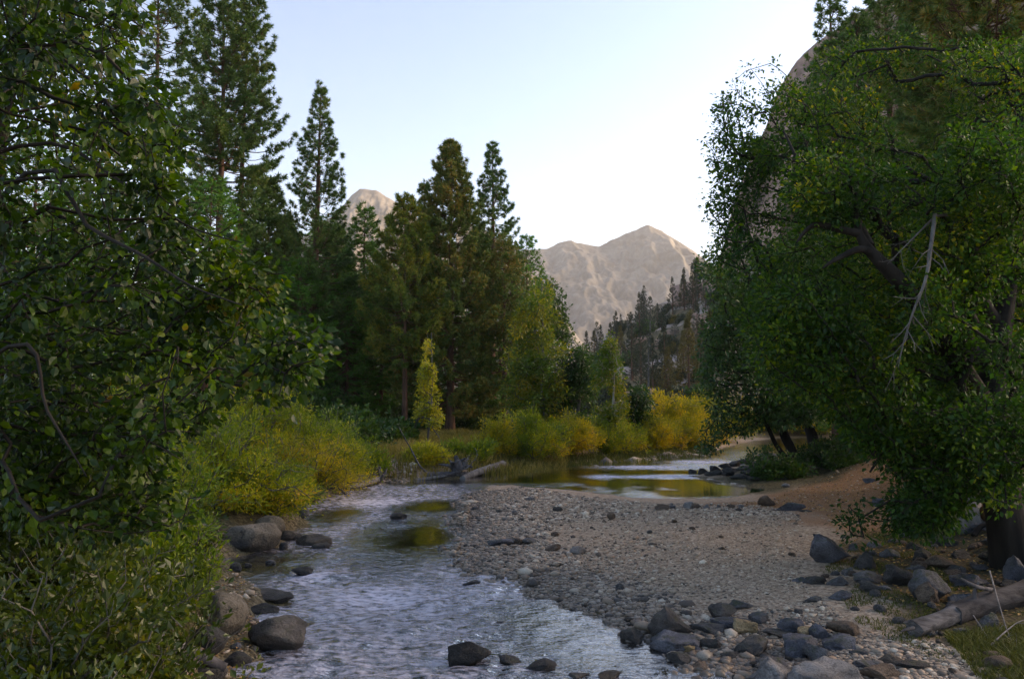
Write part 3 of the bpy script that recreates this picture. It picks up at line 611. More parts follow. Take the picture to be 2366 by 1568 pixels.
# ------------------------------------------------------------------ broadleaf trees at the river bend
def upright(name, label, px, top, Y, poly, thick, n, lm, per, size, spread=.35, bm=None, r0=.16, cat='tree', T=LEAF4, cut=-.2, ns=.5, **k):
    b = at(px, 900, Y); b[2] = h1(b[0], b[1]) - .05; t = at(px, top, Y); t[0] += .2
    tg = sil(poly, n, Y - thick, Y + thick, ns, cut, int(px))
    mid = b + (t - b) * .5 + np.array([.15, 0, 0])
    return tree(name, label, cat, b, [b, b + (mid - b) * .5, mid, t], [r0, r0 * .75, r0 * .5, .02], tg, lm, bm or MB['grey'], per, spread, size, T, .008, .5, .3, .5, group=None, **k)
upright('cottonwood_tree', 'large yellow-green cottonwood at the right end of the pines', 1245, 650, 50,
        [(1170, 990), (1160, 900), (1178, 870), (1166, 830), (1182, 790), (1178, 740), (1196, 715), (1202, 668), (1212, 705), (1226, 690), (1236, 640), (1246, 690), (1258, 700), (1266, 645), (1276, 700), (1296, 730), (1290, 780), (1312, 810), (1298, 860), (1318, 920), (1310, 990), (1250, 1010)], 2.4, 1100, ML['cotton'], 11, .16, .42, cut=-.02, ns=.75)
upright('cottonwood_tree', 'thin sparse cottonwood top poking above the large yellow-green cottonwood', 1292, 665, 56,
        [(1240, 670), (1262, 645), (1295, 668), (1318, 730), (1325, 790), (1300, 800), (1262, 770)], 1.6, 230, ML['dkgreen'], 6, .2, .4, cut=-.1)
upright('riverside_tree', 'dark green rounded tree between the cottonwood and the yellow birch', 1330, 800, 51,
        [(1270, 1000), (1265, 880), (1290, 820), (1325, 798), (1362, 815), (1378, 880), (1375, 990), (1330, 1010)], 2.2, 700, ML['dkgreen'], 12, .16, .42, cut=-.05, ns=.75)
upright('birch_tree', 'slim yellow birch with a pale trunk right of the dark green tree', 1408, 775, 46,
        [(1365, 1000), (1372, 880), (1388, 800), (1410, 772), (1428, 830), (1445, 900), (1455, 1000), (1410, 1010)], 1.3, 480, ML['cotton'], 9, .15, .36, bm=MB['pale'], r0=.12, cut=-.02, ns=.9)
upright('riverside_tree', 'small grey-green rounded tree right of the yellow birch', 1475, 890, 48,
        [(1440, 1000), (1445, 920), (1470, 890), (1500, 905), (1510, 960), (1505, 1010)], 1.4, 260, ML['oak_far'], 10, .17, .35)
upright('sapling', 'bright yellow slender sapling alone in front of the dark pines', 988, 768, 41,
        [(944, 1080), (946, 1040), (954, 1010), (950, 975), (962, 945), (957, 915), (968, 888), (967, 860), (979, 828), (985, 760), (990, 760), (995, 828), (1009, 862), (1004, 888), (1020, 915), (1012, 938), (1028, 970), (1018, 992), (1036, 1030), (1036, 1075), (990, 1088)], .9, 560, ML['sapling'], 6, .11, .14, bm=MB['grey'], r0=.07, cut=.12, ns=1.5)

# ------------------------------------------------------------------ willow thickets
def shrub(label, px, pyb, w, h, n, lm, per=9, size=.1, seed=0, T=SLIM4, name='willow_shrub', cat='shrub', loc=None, spread=.22, group=None, twig=.006, cut=-.25):
    """many-stemmed bush: w and h in metres, standing at a picture position"""
    b = gpt(px, pyb) if loc is None else np.array(loc); root = empty(name, b, label, cat, group)
    u = rdir(n * 4); u[:, 2] = np.abs(u[:, 2]); rr = rng.random(n * 4) ** .45; q = u * rr[:, None] * np.array([w / 2, w / 2 * .8, h])
    q[:, 2] = q[:, 2] * .92 + .12 * h; q *= (1 + .34 * vnoise(unit(q) * 3.2, seed) + .16 * vnoise(unit(q) * 7, seed + 8))[:, None]
    ks = max(1.0, 3.2 / w); q = q[(vnoise(q * 1.3 * ks + seed, seed + 3) + .5 * vnoise(q * 3 * ks, seed + 4) > cut)][:n]
    rts = np.concatenate([[[0, 0, -.1]], np.stack([rng.normal(size=7) * w * .1, rng.normal(size=7) * w * .08, np.full(7, -.05)], -1)])
    P, par, cnt, tips, nr = grow(rts, q, .55, .35, .14, .0); par[0] = -1; par[1:nr] = 0
    bag = Bag(); wood(bag, P, par, cnt, 1, twig, .42)
    V, F = bag.get(); mesh('stem', V, F, MB['grey'], root)
    V, F = tip_leaves(P, par, tips, per, spread, size, T, -.25, 1, .5); mesh('foliage', V, F, lm, root, smooth=False)
    return root
# left bank, behind the boulders
shrub('big yellow-green willow bush overhanging the dark bank behind the tan boulder', 520, 1178, 4.0, 1.85, 900, ML['willow'], 16, .072, 1)
shrub('tall yellow willow bush behind and left of the overhanging one', 430, 1140, 4.4, 2.1, 800, ML['willow_green'], 16, .079, 2)
shrub('orange-yellow willow bush next to the driftwood root', 700, 1148, 3.8, 1.8, 850, ML['willow_gold'], 15, .072, 3)
shrub('dull brown-yellow willow bush thinning toward the gravel beach', 790, 1122, 3.0, 1.7, 480, ML['willow'], 13, .079, 4, cut=-.1)
shrub('tall yellow willow rising behind the low orange-yellow bush', 600, 1090, 4.6, 3.0, 950, ML['willow'], 15, .094, 5)
shrub('green-tinged willow bush behind the dull brown-yellow one', 745, 1085, 4.2, 2.0, 700, ML['willow_green'], 15, .094, 6)
shrub('small bright green shrub at the edge of the straw meadow', 850, 1090, 2.0, 1.0, 300, ML['willow_green'], 9, .12, 7)
shrub('yellow willow bush at the far left beneath the alder boughs', 330, 1120, 4.2, 2.6, 800, ML['willow'], 15, .079, 8)
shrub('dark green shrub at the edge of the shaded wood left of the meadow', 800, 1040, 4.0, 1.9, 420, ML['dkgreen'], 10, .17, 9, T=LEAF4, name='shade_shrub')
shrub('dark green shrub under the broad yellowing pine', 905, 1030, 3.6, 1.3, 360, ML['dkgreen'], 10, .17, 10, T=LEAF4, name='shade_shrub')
shrub('olive shrub hugging the foot of the yellow sapling', 985, 1072, 2.0, .9, 320, ML['sapling'], 9, .12, 11)
shrub('pale green grassy shrub behind the driftwood pile', 1075, 1062, 2.8, .9, 340, ML['willow_green'], 9, .12, 12)
for i, (px, Y, w, h) in enumerate([(840, 60, 5, 3.2), (900, 64, 5, 3.0), (960, 62, 5, 2.6), (1010, 60, 5, 2.8), (1060, 63, 5, 3.0), (1110, 60, 5, 3.4), (1160, 62, 5, 3.5), (760, 56, 5, 3.5), (700, 52, 5, 3.5)]):
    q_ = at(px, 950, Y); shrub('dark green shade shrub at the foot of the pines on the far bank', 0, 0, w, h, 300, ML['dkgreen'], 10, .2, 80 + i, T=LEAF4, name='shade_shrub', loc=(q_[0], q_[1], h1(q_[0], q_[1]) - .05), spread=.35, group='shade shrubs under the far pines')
shrub('low yellow willow bush covering the bare mound above the tan boulders', 610, 1186, 2.6, 1.0, 420, ML['willow'], 13, .07, 41)
shrub('low green willow bush at the water edge right of the tan boulders', 668, 1166, 1.8, .8, 300, ML['willow_green'], 12, .07, 42)
# far bank at the bend
shrub('tall yellow willow bush at the left end of the far bank thicket', 1150, 1052, 2.4, 1.7, 380, ML['willow_gold'], 14, .108, 13, spread=.3)
shrub('large green and yellow willow bush in front of the cottonwood', 1225, 1060, 4.4, 2.1, 800, ML['willow'], 15, .108, 14, spread=.3)
shrub('brownish yellow willow bush below the dark green rounded tree', 1320, 1052, 3.8, 1.8, 620, ML['willow_gold'], 14, .108, 15, spread=.3)
shrub('mixed olive willow bush under the yellow birch', 1405, 1048, 4.0, 1.9, 680, ML['willow'], 14, .108, 16, spread=.3)
shrub('broad golden willow bush right of the birch', 1500, 1040, 4.8, 2.1, 800, ML['willow_gold'], 14, .115, 17, spread=.3)
shrub('brightest golden willow bush beside the right riverside tree', 1590, 1038, 4.8, 2.1, 800, ML['willow_gold'], 15, .115, 18, spread=.3)
shrub('golden willow bush far back above the others, near the hillside foot', 1545, 1018, 7.5, 3.0, 700, ML['willow_gold'], 14, .158, 19, spread=.4)
shrub('hazy yellow willow bush at the far right end of the thicket', 1640, 1016, 7.0, 3.4, 700, ML['willow'], 14, .158, 20, spread=.4)
shrub('golden bush seen between the stems of the right riverside tree', 1800, 1004, 8.0, 3.6, 500, ML['willow_gold'], 8, .26, 21, spread=.4)
shrub('olive bush on the far bank behind the leaning stems', 1900, 1004, 8.0, 4.0, 500, ML['willow'], 8, .26, 22, spread=.4)

# ------------------------------------------------------------------ right riverside trees
b2 = gpt(1838, 1088); p = lambda x, y, Y: at(x, y, Y); Y2 = b2[1]
tree('riverside_tree', 'leaning dark-stemmed tree hanging over the pool on the right', 'tree', b2,
     [b2 - np.array([0, 0, .2]), p(1828, 1040, Y2), p(1806, 985, Y2), p(1780, 850, Y2 + .4), p(1760, 700, Y2 + .8)], [.24, .2, .17, .12, .05],
     np.concatenate([sil([(1600, 610), (1640, 575), (1700, 560), (1830, 560), (1980, 700), (1980, 900), (1900, 970), (1760, 985), (1690, 1000), (1640, 1055), (1612, 1030), (1640, 960), (1615, 860), (1620, 760), (1650, 680)], 1500, Y2 - 3, Y2 + 3.2, .55, -.12, 3)]),
     ML['oak_far'], MB['dark'], 15, .34, .125, LEAF4, .008, .5, .3, .45,
     extra=[([b2 + np.array([-.05, 0, .2]), p(1795, 1030, Y2 - .1), p(1768, 975, Y2 - .2), p(1720, 900, Y2 - .4)], [.12, .1, .08, .03])])
b3 = gpt(1890, 1060); Y3 = b3[1]
tree('riverside_tree', 'second leaning tree standing just behind the pool-side one', 'tree', b3,
     [b3 - np.array([0, 0, .2]), p(1878, 1010, Y3), p(1862, 950, Y3), p(1880, 800, Y3), p(1900, 640, Y3)], [.3, .25, .2, .14, .05],
     sil([(1760, 620), (1850, 520), (2050, 560), (2120, 800), (2080, 960), (1980, 1000), (1880, 960), (1800, 900)], 1000, Y3 - 3, Y3 + 3.5, .5, -.12, 13),
     ML['oak'], MB['dark'], 13, .4, .15, LEAF4, .008, .5, .3, .5)
shrub('dark green bush at the foot of the leaning pool-side tree', 1792, 1104, 2.6, 1.0, 380, ML['dkgreen'], 10, .1, 31, T=LEAF4, name='shade_shrub')
shrub('dark low bush in the shade between the two leaning trees and the orange slope', 1915, 1082, 3.2, 1.1, 380, ML['dkgreen'], 10, .1, 32, T=LEAF4, name='shade_shrub')
# the big oak in front
b1 = gpt(2345, 1300); Y1 = b1[1]
fork = p(2290, 960, Y1 + .6)
oak_t = np.concatenate([
    sil([(2120, 560), (2200, 300), (2420, 300), (2420, 1130), (2300, 1180), (2180, 1000), (2130, 800), (2060, 760)], 900, Y1 - 2.2, Y1 - .2, .9, -.05, 8),
    sil([(1830, 380), (1960, 330), (2120, 420), (2010, 500), (1880, 520), (1800, 480)], 200, Y1 - 1.6, Y1, .9, .0, 9),
    sil([(1760, 620), (1900, 640), (2060, 800), (2140, 960), (1900, 940), (1740, 840)], 500, Y1 - 1.6, Y1 + .5, .9, -.05, 10),
    sil([(1622, 300), (1690, 195), (1765, 118), (1815, 160), (1850, 250), (1880, 420), (1800, 520), (1700, 600), (1640, 620), (1650, 540), (1625, 470), (1650, 400)], 420, Y1 + .5, Y1 + 4, .9, 0.05, 5),
    sil([(1830, 250), (1890, 120), (1960, 60), (2100, 70), (2200, 110), (2400, 90), (2500, 600), (2500, 1000), (2300, 1040), (2150, 980), (1980, 960), (1760, 900), (1700, 700), (1760, 560)], 3300, Y1 - .4, Y1 + 6, .6, .06, 6),
    sil([(1930, 930), (2300, 930), (2260, 1120), (2190, 1230), (2050, 1240), (1990, 1260), (1915, 1190), (1950, 1165), (2040, 1180), (2080, 1100), (1960, 1020)], 760, Y1 - 1.6, Y1 + 1.2, 1.1, -.05, 7)])
tree('oak_tree', 'big spreading oak with a black trunk at the right edge, boughs sweeping left', 'tree', b1,
     [b1 - np.array([0, 0, .2]), p(2325, 1200, Y1), p(2305, 1080, Y1 + .3), fork, p(2310, 760, Y1 + 1), p(2350, 520, Y1 + 1.5), p(2360, 300, Y1 + 2)], [.36, .3, .27, .26, .2, .12, .05],
     oak_t, ML['oak'], MB['dark'], 14, .24, .07, LEAF4, .0055, .47, .3, .3, tn=14,
     extra=[([fork, p(2190, 800, Y1 - .2), p(2085, 660, Y1 - .9), p(2030, 600, Y1 - 1.1), p(1985, 540, Y1 - 1.1), p(1975, 440, Y1 - .8)], [.17, .14, .12, .095, .06, .02]),
            ([p(2030, 600, Y1 - 1.1), p(1990, 575, Y1 - 1.2), p(1930, 600, Y1 - 1.3), p(1900, 620, Y1 - 1.3)], [.075, .055, .035, .012]),
            ([p(2010, 570, Y1 - 1.0), p(1960, 480, Y1 - .2), p(1900, 430, Y1 + .4), p(1850, 380, Y1 - .2), p(1810, 300, Y1 + .3)], [.08, .065, .05, .03, .012]),
            ([p(1985, 540, Y1 - 1.1), p(1940, 530, Y1 - 1.1), p(1880, 520, Y1 - 1.1), p(1840, 560, Y1 - 1.1)], [.07, .055, .04, .015]),
            ([p(2310, 760, Y1 + 1), p(2240, 640, Y1 + .9), p(2235, 480, Y1 + 1), p(2180, 330, Y1 + 1.2)], [.13, .1, .07, .02]),
            ([fork, p(2200, 950, Y1 - .2), p(2090, 985, Y1 - .6), p(2010, 1090, Y1 - .8)], [.13, .09, .05, .015]),
            ([fork, p(2240, 1010, Y1 - .3), p(2190, 1100, Y1 - .6), p(2080, 1190, Y1 - .8)], [.1, .07, .04, .012])])
# dead hanging bough
def twiggy(bag, pts, r0, n, l, s=0, sides=6, fork=1):
    q = spline(pts, 22); tube_into(bag, q, r0 * np.linspace(1, .12, 22), sides, .12, s)
    A, B, ra = [], [], []
    for i in range(n):
        k = rng.integers(4, 21); d = unit(q[min(k + 1, 21)] - q[k - 1]); o = unit(d + rdir(1)[0] * .9); L = l * rng.uniform(.4, 1)
        m1 = q[k] + o * L * .5; e = m1 + unit(o + rdir(1)[0] * .5) * L * .5
        A += [q[k], m1]; B += [m1, e]; ra += [r0 * .3, r0 * .2]
        if fork: e2 = m1 + unit(o + rdir(1)[0] * .9) * L * .4; A.append(m1); B.append(e2); ra.append(r0 * .14)
    A = np.array(A); B = np.array(B); ra = np.array(ra); bag.add(*edge_tubes(A, B, ra, ra * .55, 4))
def woodthing(name, label, cat, base, parts, group=None):
    base = np.asarray(base, float)
    if len(parts) == 1:
        bag, mt = parts[0][1:]; V, F = bag.get(); o = mesh(name, V - base, F, mt, loc=base); return tag(o, label, cat, group)
    root = empty(name, base, label, cat, group)
    for nm, bag, mt in parts: V, F = bag.get(); mesh(nm, V - base, F, mt, root)
    return root
bag = Bag(); Yd = Y1 - 2.0
twiggy(bag, [p(2160, 495, Yd + .8), p(2152, 560, Yd + .3), p(2140, 640, Yd), p(2110, 720, Yd - .1), p(2088, 790, Yd), p(2075, 850, Yd)], .034, 18, .7, 3)
twiggy(bag, [p(2160, 500, Yd + .8), p(2100, 560, Yd + .6), p(2050, 610, Yd + .5)], .018, 6, .5, 4)
twiggy(bag, [p(2160, 500, Yd + .8), p(2200, 500, Yd + 1), p(2225, 540, Yd + 1.6)], .028, 4, .5, 4)
woodthing('dead_bough', 'bare grey dead bough hanging in front of the big oak', 'dead branch', p(2160, 495, Yd + .8), [('bough', bag, MB['grey'])])
# dark crowns filling the slope behind the oak
for i, (px, Y, pt, pb, hw, lab) in enumerate([(2180, 24, 330, 1080, 300, 'shaded oak close behind the big front oak'), (2420, 21, 420, 1060, 260, 'shaded oak at the very right edge behind the black trunk'), (2020, 34, 500, 1040, 260, 'shaded oak between the leaning pool trees and the big oak')]):
    b = at(px, 1000, Y); b[2] = h1(b[0], b[1]) - .1
    tree('oak_tree', lab, 'tree', b, [b, at(px + 30, 900, Y), at(px - 20, 700, Y), at(px, pt + 60, Y)], [.3, .25, .16, .05],
         sil([(px - hw, pt + 250), (px - hw * .5, pt + 60), (px, pt), (px + hw * .6, pt + 50), (px + hw, pt + 260), (px + hw, pb - 120), (px + hw * .4, pb - 60), (px - hw * .5, pb - 80), (px - hw, pb - 180)], 900, Y - 3, Y + 4, .5, -.2, 30 + i),
         ML['oak'], MB['dark'], 13, .42, .17, LEAF4, .008, .5, .3, .5)
pine('brown-tinged pine high at the upper right corner with a dark trunk', 2330, -260, 21, 260, 330, lm=ML['pine_rust'], dens=3.0, L=.24, w=.03, K=18, shape=.3, tr=.3)
pine('dark pine top above the cliff edge, left of the corner pine', 1945, -45, 40, 100, 700, lm=ML['pine'], dens=1.1, L=.28, w=.045, K=24, shape=.65)
pine('dark pine behind the oak crown right of the cliff pine', 2080, -90, 44, 130, 650, lm=ML['pine'], dens=1.1, L=.3, w=.05, K=24, shape=.5)
pine('dark pine close beside the corner pine, behind the top of the oak', 2190, -60, 38, 130, 650, lm=ML['pine'], dens=1.3, L=.3, w=.05, K=24, shape=.5)
pine('short dark pine behind the left part of the oak top', 2010, 40, 42, 110, 650, lm=ML['pine'], dens=1.2, L=.3, w=.05, K=24, shape=.6)
for i, (x, y) in enumerate([(24, 52), (29, 46), (33, 58), (38, 50), (26, 64), (34, 72), (44, 64), (30, 36)]):
    copy_thing((fa, fb)[i % 2], (x, y, h1(x, y) - .1), rng.uniform(0, 6), rng.uniform(.7, .85), 'dark pine in the shaded slope wood behind the right oaks', 'dark pines behind the right oaks')

# ------------------------------------------------------------------ left foreground alder and undergrowth
bA = np.array([-4.4, 4.6, h1(-4.4, 4.6)])
al_t = np.concatenate([
    sil([(-160, -120), (350, -120), (335, 60), (290, 190), (370, 260), (400, 340), (470, 470), (520, 540), (570, 590), (620, 670), (670, 730), (650, 820), (560, 900), (430, 1000), (200, 1100), (-160, 1150)], 1100, 4.5, 8.0, 1.3, .0, 51),
    sil([(300, 180), (420, 270), (520, 470), (600, 560), (650, 610), (700, 690), (770, 780), (745, 850), (690, 880), (640, 930), (560, 930), (470, 1000), (400, 1000), (380, 600)], 230, 4.1, 5.8, 1.6, .05, 52),
    sil([(0, 900), (400, 930), (440, 1050), (480, 1140), (430, 1220), (330, 1240), (0, 1200)], 240, 4.3, 6.2, 1.5, -.12, 53)])
P_ = lambda x, y, Y: at(x, y, Y)
tree('alder_tree', 'leafy alder in the left foreground, boughs arching out over the river', 'tree', bA,
     [bA - np.array([0, 0, .2]), bA + np.array([.1, .1, 1.2]), bA + np.array([.3, .2, 2.6]), bA + np.array([.5, .5, 4.2]), bA + np.array([.8, .9, 6])], [.17, .15, .12, .09, .04],
     al_t, ML['alder'], MB['dark'], 9, .15, .05, LEAF8, .0036, .42, .35, .22, droop=.45, flat=.5, rmax=.013,
     extra=[([bA + np.array([.25, .2, 2.2]), P_(60, 400, 4.9), P_(200, 520, 4.6), P_(330, 590, 4.4), P_(440, 660, 4.2), P_(560, 705, 4.1)], [.03, .016, .012, .009, .006, .003]),
            ([bA + np.array([.2, .15, 1.6]), P_(20, 800, 4.5), P_(110, 950, 4.3), P_(200, 1100, 4.2)], [.025, .012, .008, .003]),
            ([bA + np.array([.4, .4, 3.6]), P_(100, 330, 5.5), P_(280, 420, 5.2), P_(430, 520, 5.0), P_(560, 560, 4.8)], [.025, .013, .01, .006, .003]),
            ([bA + np.array([.5, .5, 4.2]), P_(60, 100, 5.6), P_(200, 180, 5.3), P_(330, 260, 5.2), P_(420, 350, 5.1)], [.022, .013, .009, .006, .003])])
bB = np.array([-5.2, 7.4, h1(-5.2, 7.4)])
tree('alder_tree', 'shaded alder behind the front boughs at the left edge', 'tree', bB, [bB - np.array([0, 0, .1]), bB + np.array([.1, 0, 2]), bB + np.array([0, .3, 4]), bB + np.array([.2, .4, 6.4])], [.15, .12, .09, .03],
     sil([(-300, -150), (250, -150), (330, 200), (420, 420), (480, 640), (480, 900), (380, 1050), (-300, 1120)], 1000, 7, 9.5, 1.0, -.3, 55), ML['alder'], MB['dark'], 9, .2, .07, LEAF4, .0045, .45, .35, .3, rmax=.04, flat=.5)
for i, (px, Y, w, h, n, lm, sz, lab) in enumerate([
    (180, 6.2, 2.6, 1.5, 520, 'under', .06, 'glossy green undergrowth bush at the lower left below the alder'), (40, 4.9, 2.0, 1.1, 430, 'under', .055, 'dark green bush in the bottom left corner'),
    (215, 5.3, 1.2, .7, 360, 'under', .05, 'low small-leaved bush at the bottom edge left of the dark boulders'), (365, 9.6, 1.45, .8, 520, 'willow_green', .06, 'fine-leaved yellow-green willow just above the round brown boulder'),
    (250, 9.5, 2.6, 1.7, 600, 'willow_green', .065, 'yellow-green willow left of the fine-leaved one beneath the alder'), (100, 8.0, 2.6, 1.6, 520, 'under', .07, 'shaded green bush behind the glossy undergrowth bush'),
    (380, 13.5, 2.0, 1.1, 420, 'under', .07, 'green bush on the bank left of the tan boulder'), (300, 13.5, 3.2, 2.2, 600, 'willow_green', .08, 'willow bush under the alder left of the bank bush'), (330, 6.6, .6, .35, 160, 'willow_green', .045, 'tiny yellow-green bush beside the dark split boulder'),
    (100, 13, 4.0, 3.0, 600, 'under', .1, 'deep shaded bush at the far left behind the alders')]):
    b = at(px, 1300, Y); shrub(lab, 0, 0, w, h, n, ML[lm], 10, sz, 60 + i, T=LEAF4 if lm == 'under' else SLIM4, loc=(b[0], b[1], h1(b[0], b[1]) - .05), name='undergrowth_bush' if lm == 'under' else 'willow_shrub', spread=.13, twig=.0035)
# a shaded wood further along the left bank
for i, (x, y) in enumerate([(-16, 26), (-21, 33), (-26, 40), (-19, 44), (-14, 36), (-12, 22)]):
    copy_thing(fb, (x, y, h1(x, y) - .1), rng.uniform(0, 6), rng.uniform(.55, .75), 'dark cedar in the wood hidden behind the left alder leaves', 'dark cedars behind the left alder')

# ------------------------------------------------------------------ boulders
def rock(name, label, pos, size, mt, seed=0, cuts=9, sub=4, rz=0, tilt=(0, 0), cat='boulder', group=None, rough=.05, sink=.25, lump=.14, cut=(.38, .82)):
    """stone: sphere trimmed by flat planes, then roughened; size is full width, depth, height"""
    r2 = np.random.default_rng(seed + 100); V, F = ICO[sub]; V = V.copy()
    for _ in range(cuts):
        n = unit(r2.normal(size=3) * np.array([1, 1, .8])); d = r2.uniform(*cut); k = np.maximum(V @ n - d, 0); V = V - k[:, None] * n * .93
    V = V * (1 + lump * fbm(V * 1.3 + seed * 3.1, 2, seed))[:, None]; V = V + unit(V) * (rough * fbm(V * 4 + seed, 3, seed + 7))[:, None]
    V = V / np.abs(V).max(0)
    ct, st = math.cos(tilt[0]), math.sin(tilt[0]); V = V @ np.array([[ct, 0, -st], [0, 1, 0], [st, 0, ct]]).T
    V = V * np.array(size) / 2 / np.abs(V).max(0)
    c, s = math.cos(rz), math.sin(rz); V = V @ np.array([[c, s, 0], [-s, c, 0], [0, 0, 1]])
    pos = np.array(pos, float); pos[2] += size[2] * (.5 - sink)
    return tag(mesh(name, V, F, mt, loc=pos), label, cat, group)
def stone(px, pyt, pyb, wpx, mt, label, seed, cuts=9, depth=.8, tilt=0, rz=None, sink=.2, name='boulder', cat='boulder', water_=False, **k):
    """stone seen between picture rows pyt and pyb, wpx wide"""
    g0 = gp(px, pyb, 0.0) if water_ else gpt(px, pyb)
    sc = g0[1] / FPX; w = wpx * sc; vis = (pyb - pyt) * sc; dd = w * depth; ang = (CAMZ - g0[2]) / g0[1]
    h = max(.12 * w, vis - dd * .45 * ang) / (1 - sink)
    pos = g0 + np.array([0, dd * .42, -0.02]); pos[0] *= (g0[1] + dd * .42) / g0[1]
    return rock(name, label, pos, (w, dd, h), MR[mt], seed, cuts, tilt=(tilt, 0), rz=rng.uniform(-.25, .25) if rz is None else rz, sink=sink, cat=cat, **k)
S = stone
# left bank group
S(582, 1200, 1276, 134, 'tan', 'large tan-topped boulder at the left water edge, below the willows', 1, 7, .85, sink=.15, rz=.1, cut=(.62, .92))
S(622, 1187, 1232, 72, 'tan', 'rounded tan boulder tucked behind the large tan-topped one', 2, 6, .8, cut=(.62, .92))
S(722, 1230, 1266, 92, 'tan', 'long tan slanting boulder pointing into the riffle right of the large tan one', 3, 9, .7, tilt=-.25, cut=(.62, .92))
S(745, 1248, 1268, 48, 'dark', 'flat dark stone at the foot of the slanting tan boulder', 4, 8, .8, water_=True, cut=(.62, .92))
S(664, 1222, 1250, 42, 'wet', 'small brown stone between the large tan and slanting boulders', 5, 7, cut=(.62, .92))
S(690, 1228, 1252, 34, 'wet', 'small reddish stone behind the slanting tan boulder', 6, 7, cut=(.62, .92))
S(655, 1248, 1270, 22, 'dark', 'little dark stone against the right foot of the large tan boulder', 61, 7, cut=(.62, .92))
S(693, 1164, 1192, 44, 'grey', 'pair-like grey rounded stone under the willow roots at the water edge', 7, 5, cut=(.62, .92))
S(700, 1304, 1328, 58, 'dark', 'low dark stone in the riffle right of the calm brown pool', 8, 8, .7, water_=True, cut=(.62, .92))
S(625, 1290, 1302, 26, 'grey', 'tiny wet stone breaking the calm brown pool', 81, 8, .7, water_=True, cut=(.62, .92))
S(545, 1296, 1322, 30, 'grey', 'small grey stone at the left edge of the calm brown pool', 9, 6, cut=(.62, .92))
S(572, 1296, 1312, 20, 'dark', 'small dark stone beside the grey one in the brown pool', 10, 6, cut=(.62, .92))
S(518, 1363, 1468, 128, 'tan', 'big round brown boulder, tallest of the lower left group', 11, 6, .95, sink=.12, cut=(.62, .92))
S(622, 1358, 1392, 112, 'wet', 'wide flat purple-grey rock behind the round brown boulder', 12, 9, .7, cut=(.62, .92))
S(612, 1388, 1426, 84, 'dark', 'dark flat rock in front of the purple-grey one', 13, 8, .7, cut=(.62, .92))
S(645, 1420, 1512, 150, 'wet', 'broad dark wet boulder with a black underside at the river edge', 14, 5, .8, sink=.12, water_=True, tilt=.08, cut=(.62, .92))
S(477, 1445, 1512, 92, 'dark', 'round dark boulder with a split, left of the broad wet one', 15, 6, .9, cut=(.62, .92))
S(548, 1498, 1542, 66, 'dark', 'dark stone below the split boulder at the water line', 16, 7, cut=(.62, .92))
S(545, 1480, 1498, 26, 'blue', 'small lilac stone between split boulder and broad wet boulder', 17, 7, cut=(.62, .92))
S(430, 1500, 1540, 70, 'brown', 'brown stone at the lower left corner of the boulders', 18, 8, cut=(.62, .92))
S(480, 1530, 1570, 90, 'dark', 'half-buried dark rock cut by the bottom edge of the frame, lower left', 19, 8, cut=(.62, .92))
S(380, 1330, 1352, 40, 'grey', 'grey stone peeping out beneath the yellow-green willow', 191, 8, cut=(.62, .92))
S(425, 1325, 1345, 34, 'grey', 'pale stone at the foot of the fine-leaved willow', 192, 8, cut=(.62, .92))
# mid river
S(920, 1182, 1198, 40, 'dark', 'dark stone alone in the riffle above the calm olive patch', 20, 8, .6, water_=True)
S(1068, 1466, 1540, 130, 'dark', 'long dark angular rock lying diagonally in the river at the bottom', 21, 10, .7, tilt=.42, water_=True, rz=-.25)
S(1170, 1508, 1536, 66, 'dark', 'small dark rock right of the long diagonal river rock', 22, 9, .7, water_=True)
S(1255, 1520, 1552, 84, 'dark', 'pointed dark rock in the river at the bottom centre', 23, 9, .7, water_=True, tilt=-.15)
S(1090, 1338, 1350, 44, 'dark', 'thin dark stone at the tip of the gravel point', 24, 9, .6, water_=True)
S(1150, 1432, 1440, 30, 'dark', 'sliver of rock barely breaking the silver water', 25, 9, .6, water_=True)
S(1330, 1550, 1568, 70, 'dark', 'dark rock almost under water at the bottom edge', 26, 9, .6, water_=True)
S(1410, 1545, 1566, 60, 'wet', 'reddish dark rock at the bottom edge of the silver water', 27, 9, .6, water_=True)
# gravel bar stones
S(1160, 1240, 1262, 74, 'blue', 'flat grey-blue slab on the left of the gravel bar', 28, 9, .7)
S(1200, 1240, 1258, 26, 'brown', 'brown stone touching the grey-blue slab on the gravel bar', 29, 8)
S(1222, 1240, 1258, 40, 'grey', 'grey stone right of the brown one on the gravel bar', 30, 8)
S(1280, 1250, 1274, 42, 'brown', 'dark brown wedge-shaped stone in the middle of the gravel bar', 31, 9)
S(1335, 1258, 1280, 42, 'pale', 'pale flat stone right of the brown wedge on the gravel bar', 32, 9, tilt=-.15)
S(1412, 1180, 1200, 20, 'brown', 'small upright brown stone at the back of the gravel bar', 33, 8)
S(1395, 1196, 1206, 12, 'brown', 'tiny brown stone before the upright brown one', 34, 8)
S(1290, 1168, 1182, 26, 'dark', 'wet dark stone by the little pool on the gravel bar', 35, 8)
S(1530, 1162, 1178, 32, 'brown', 'brown stone at the back edge of the gravel by the pool', 36, 8)
S(1590, 1155, 1174, 28, 'pale', 'tilted pale stone at the back edge of the gravel by the pool', 37, 9, tilt=-.3)
for i, (x, w) in enumerate([(1555, 18), (1610, 20), (1632, 16), (1660, 14), (1690, 24), (1712, 16)]):
    S(x, 1162, 1174, w, ('grey', 'brown', 'pale')[i % 3], 'fist-sized stone in the row along the back edge of the gravel bar', 40 + i, 8, cat='stone', group='row of stones behind the gravel bar', name='stone')
S(1768, 1142, 1170, 50, 'brown', 'rough dark speckled block left of the grey slab on the sand', 46, 10, .8)
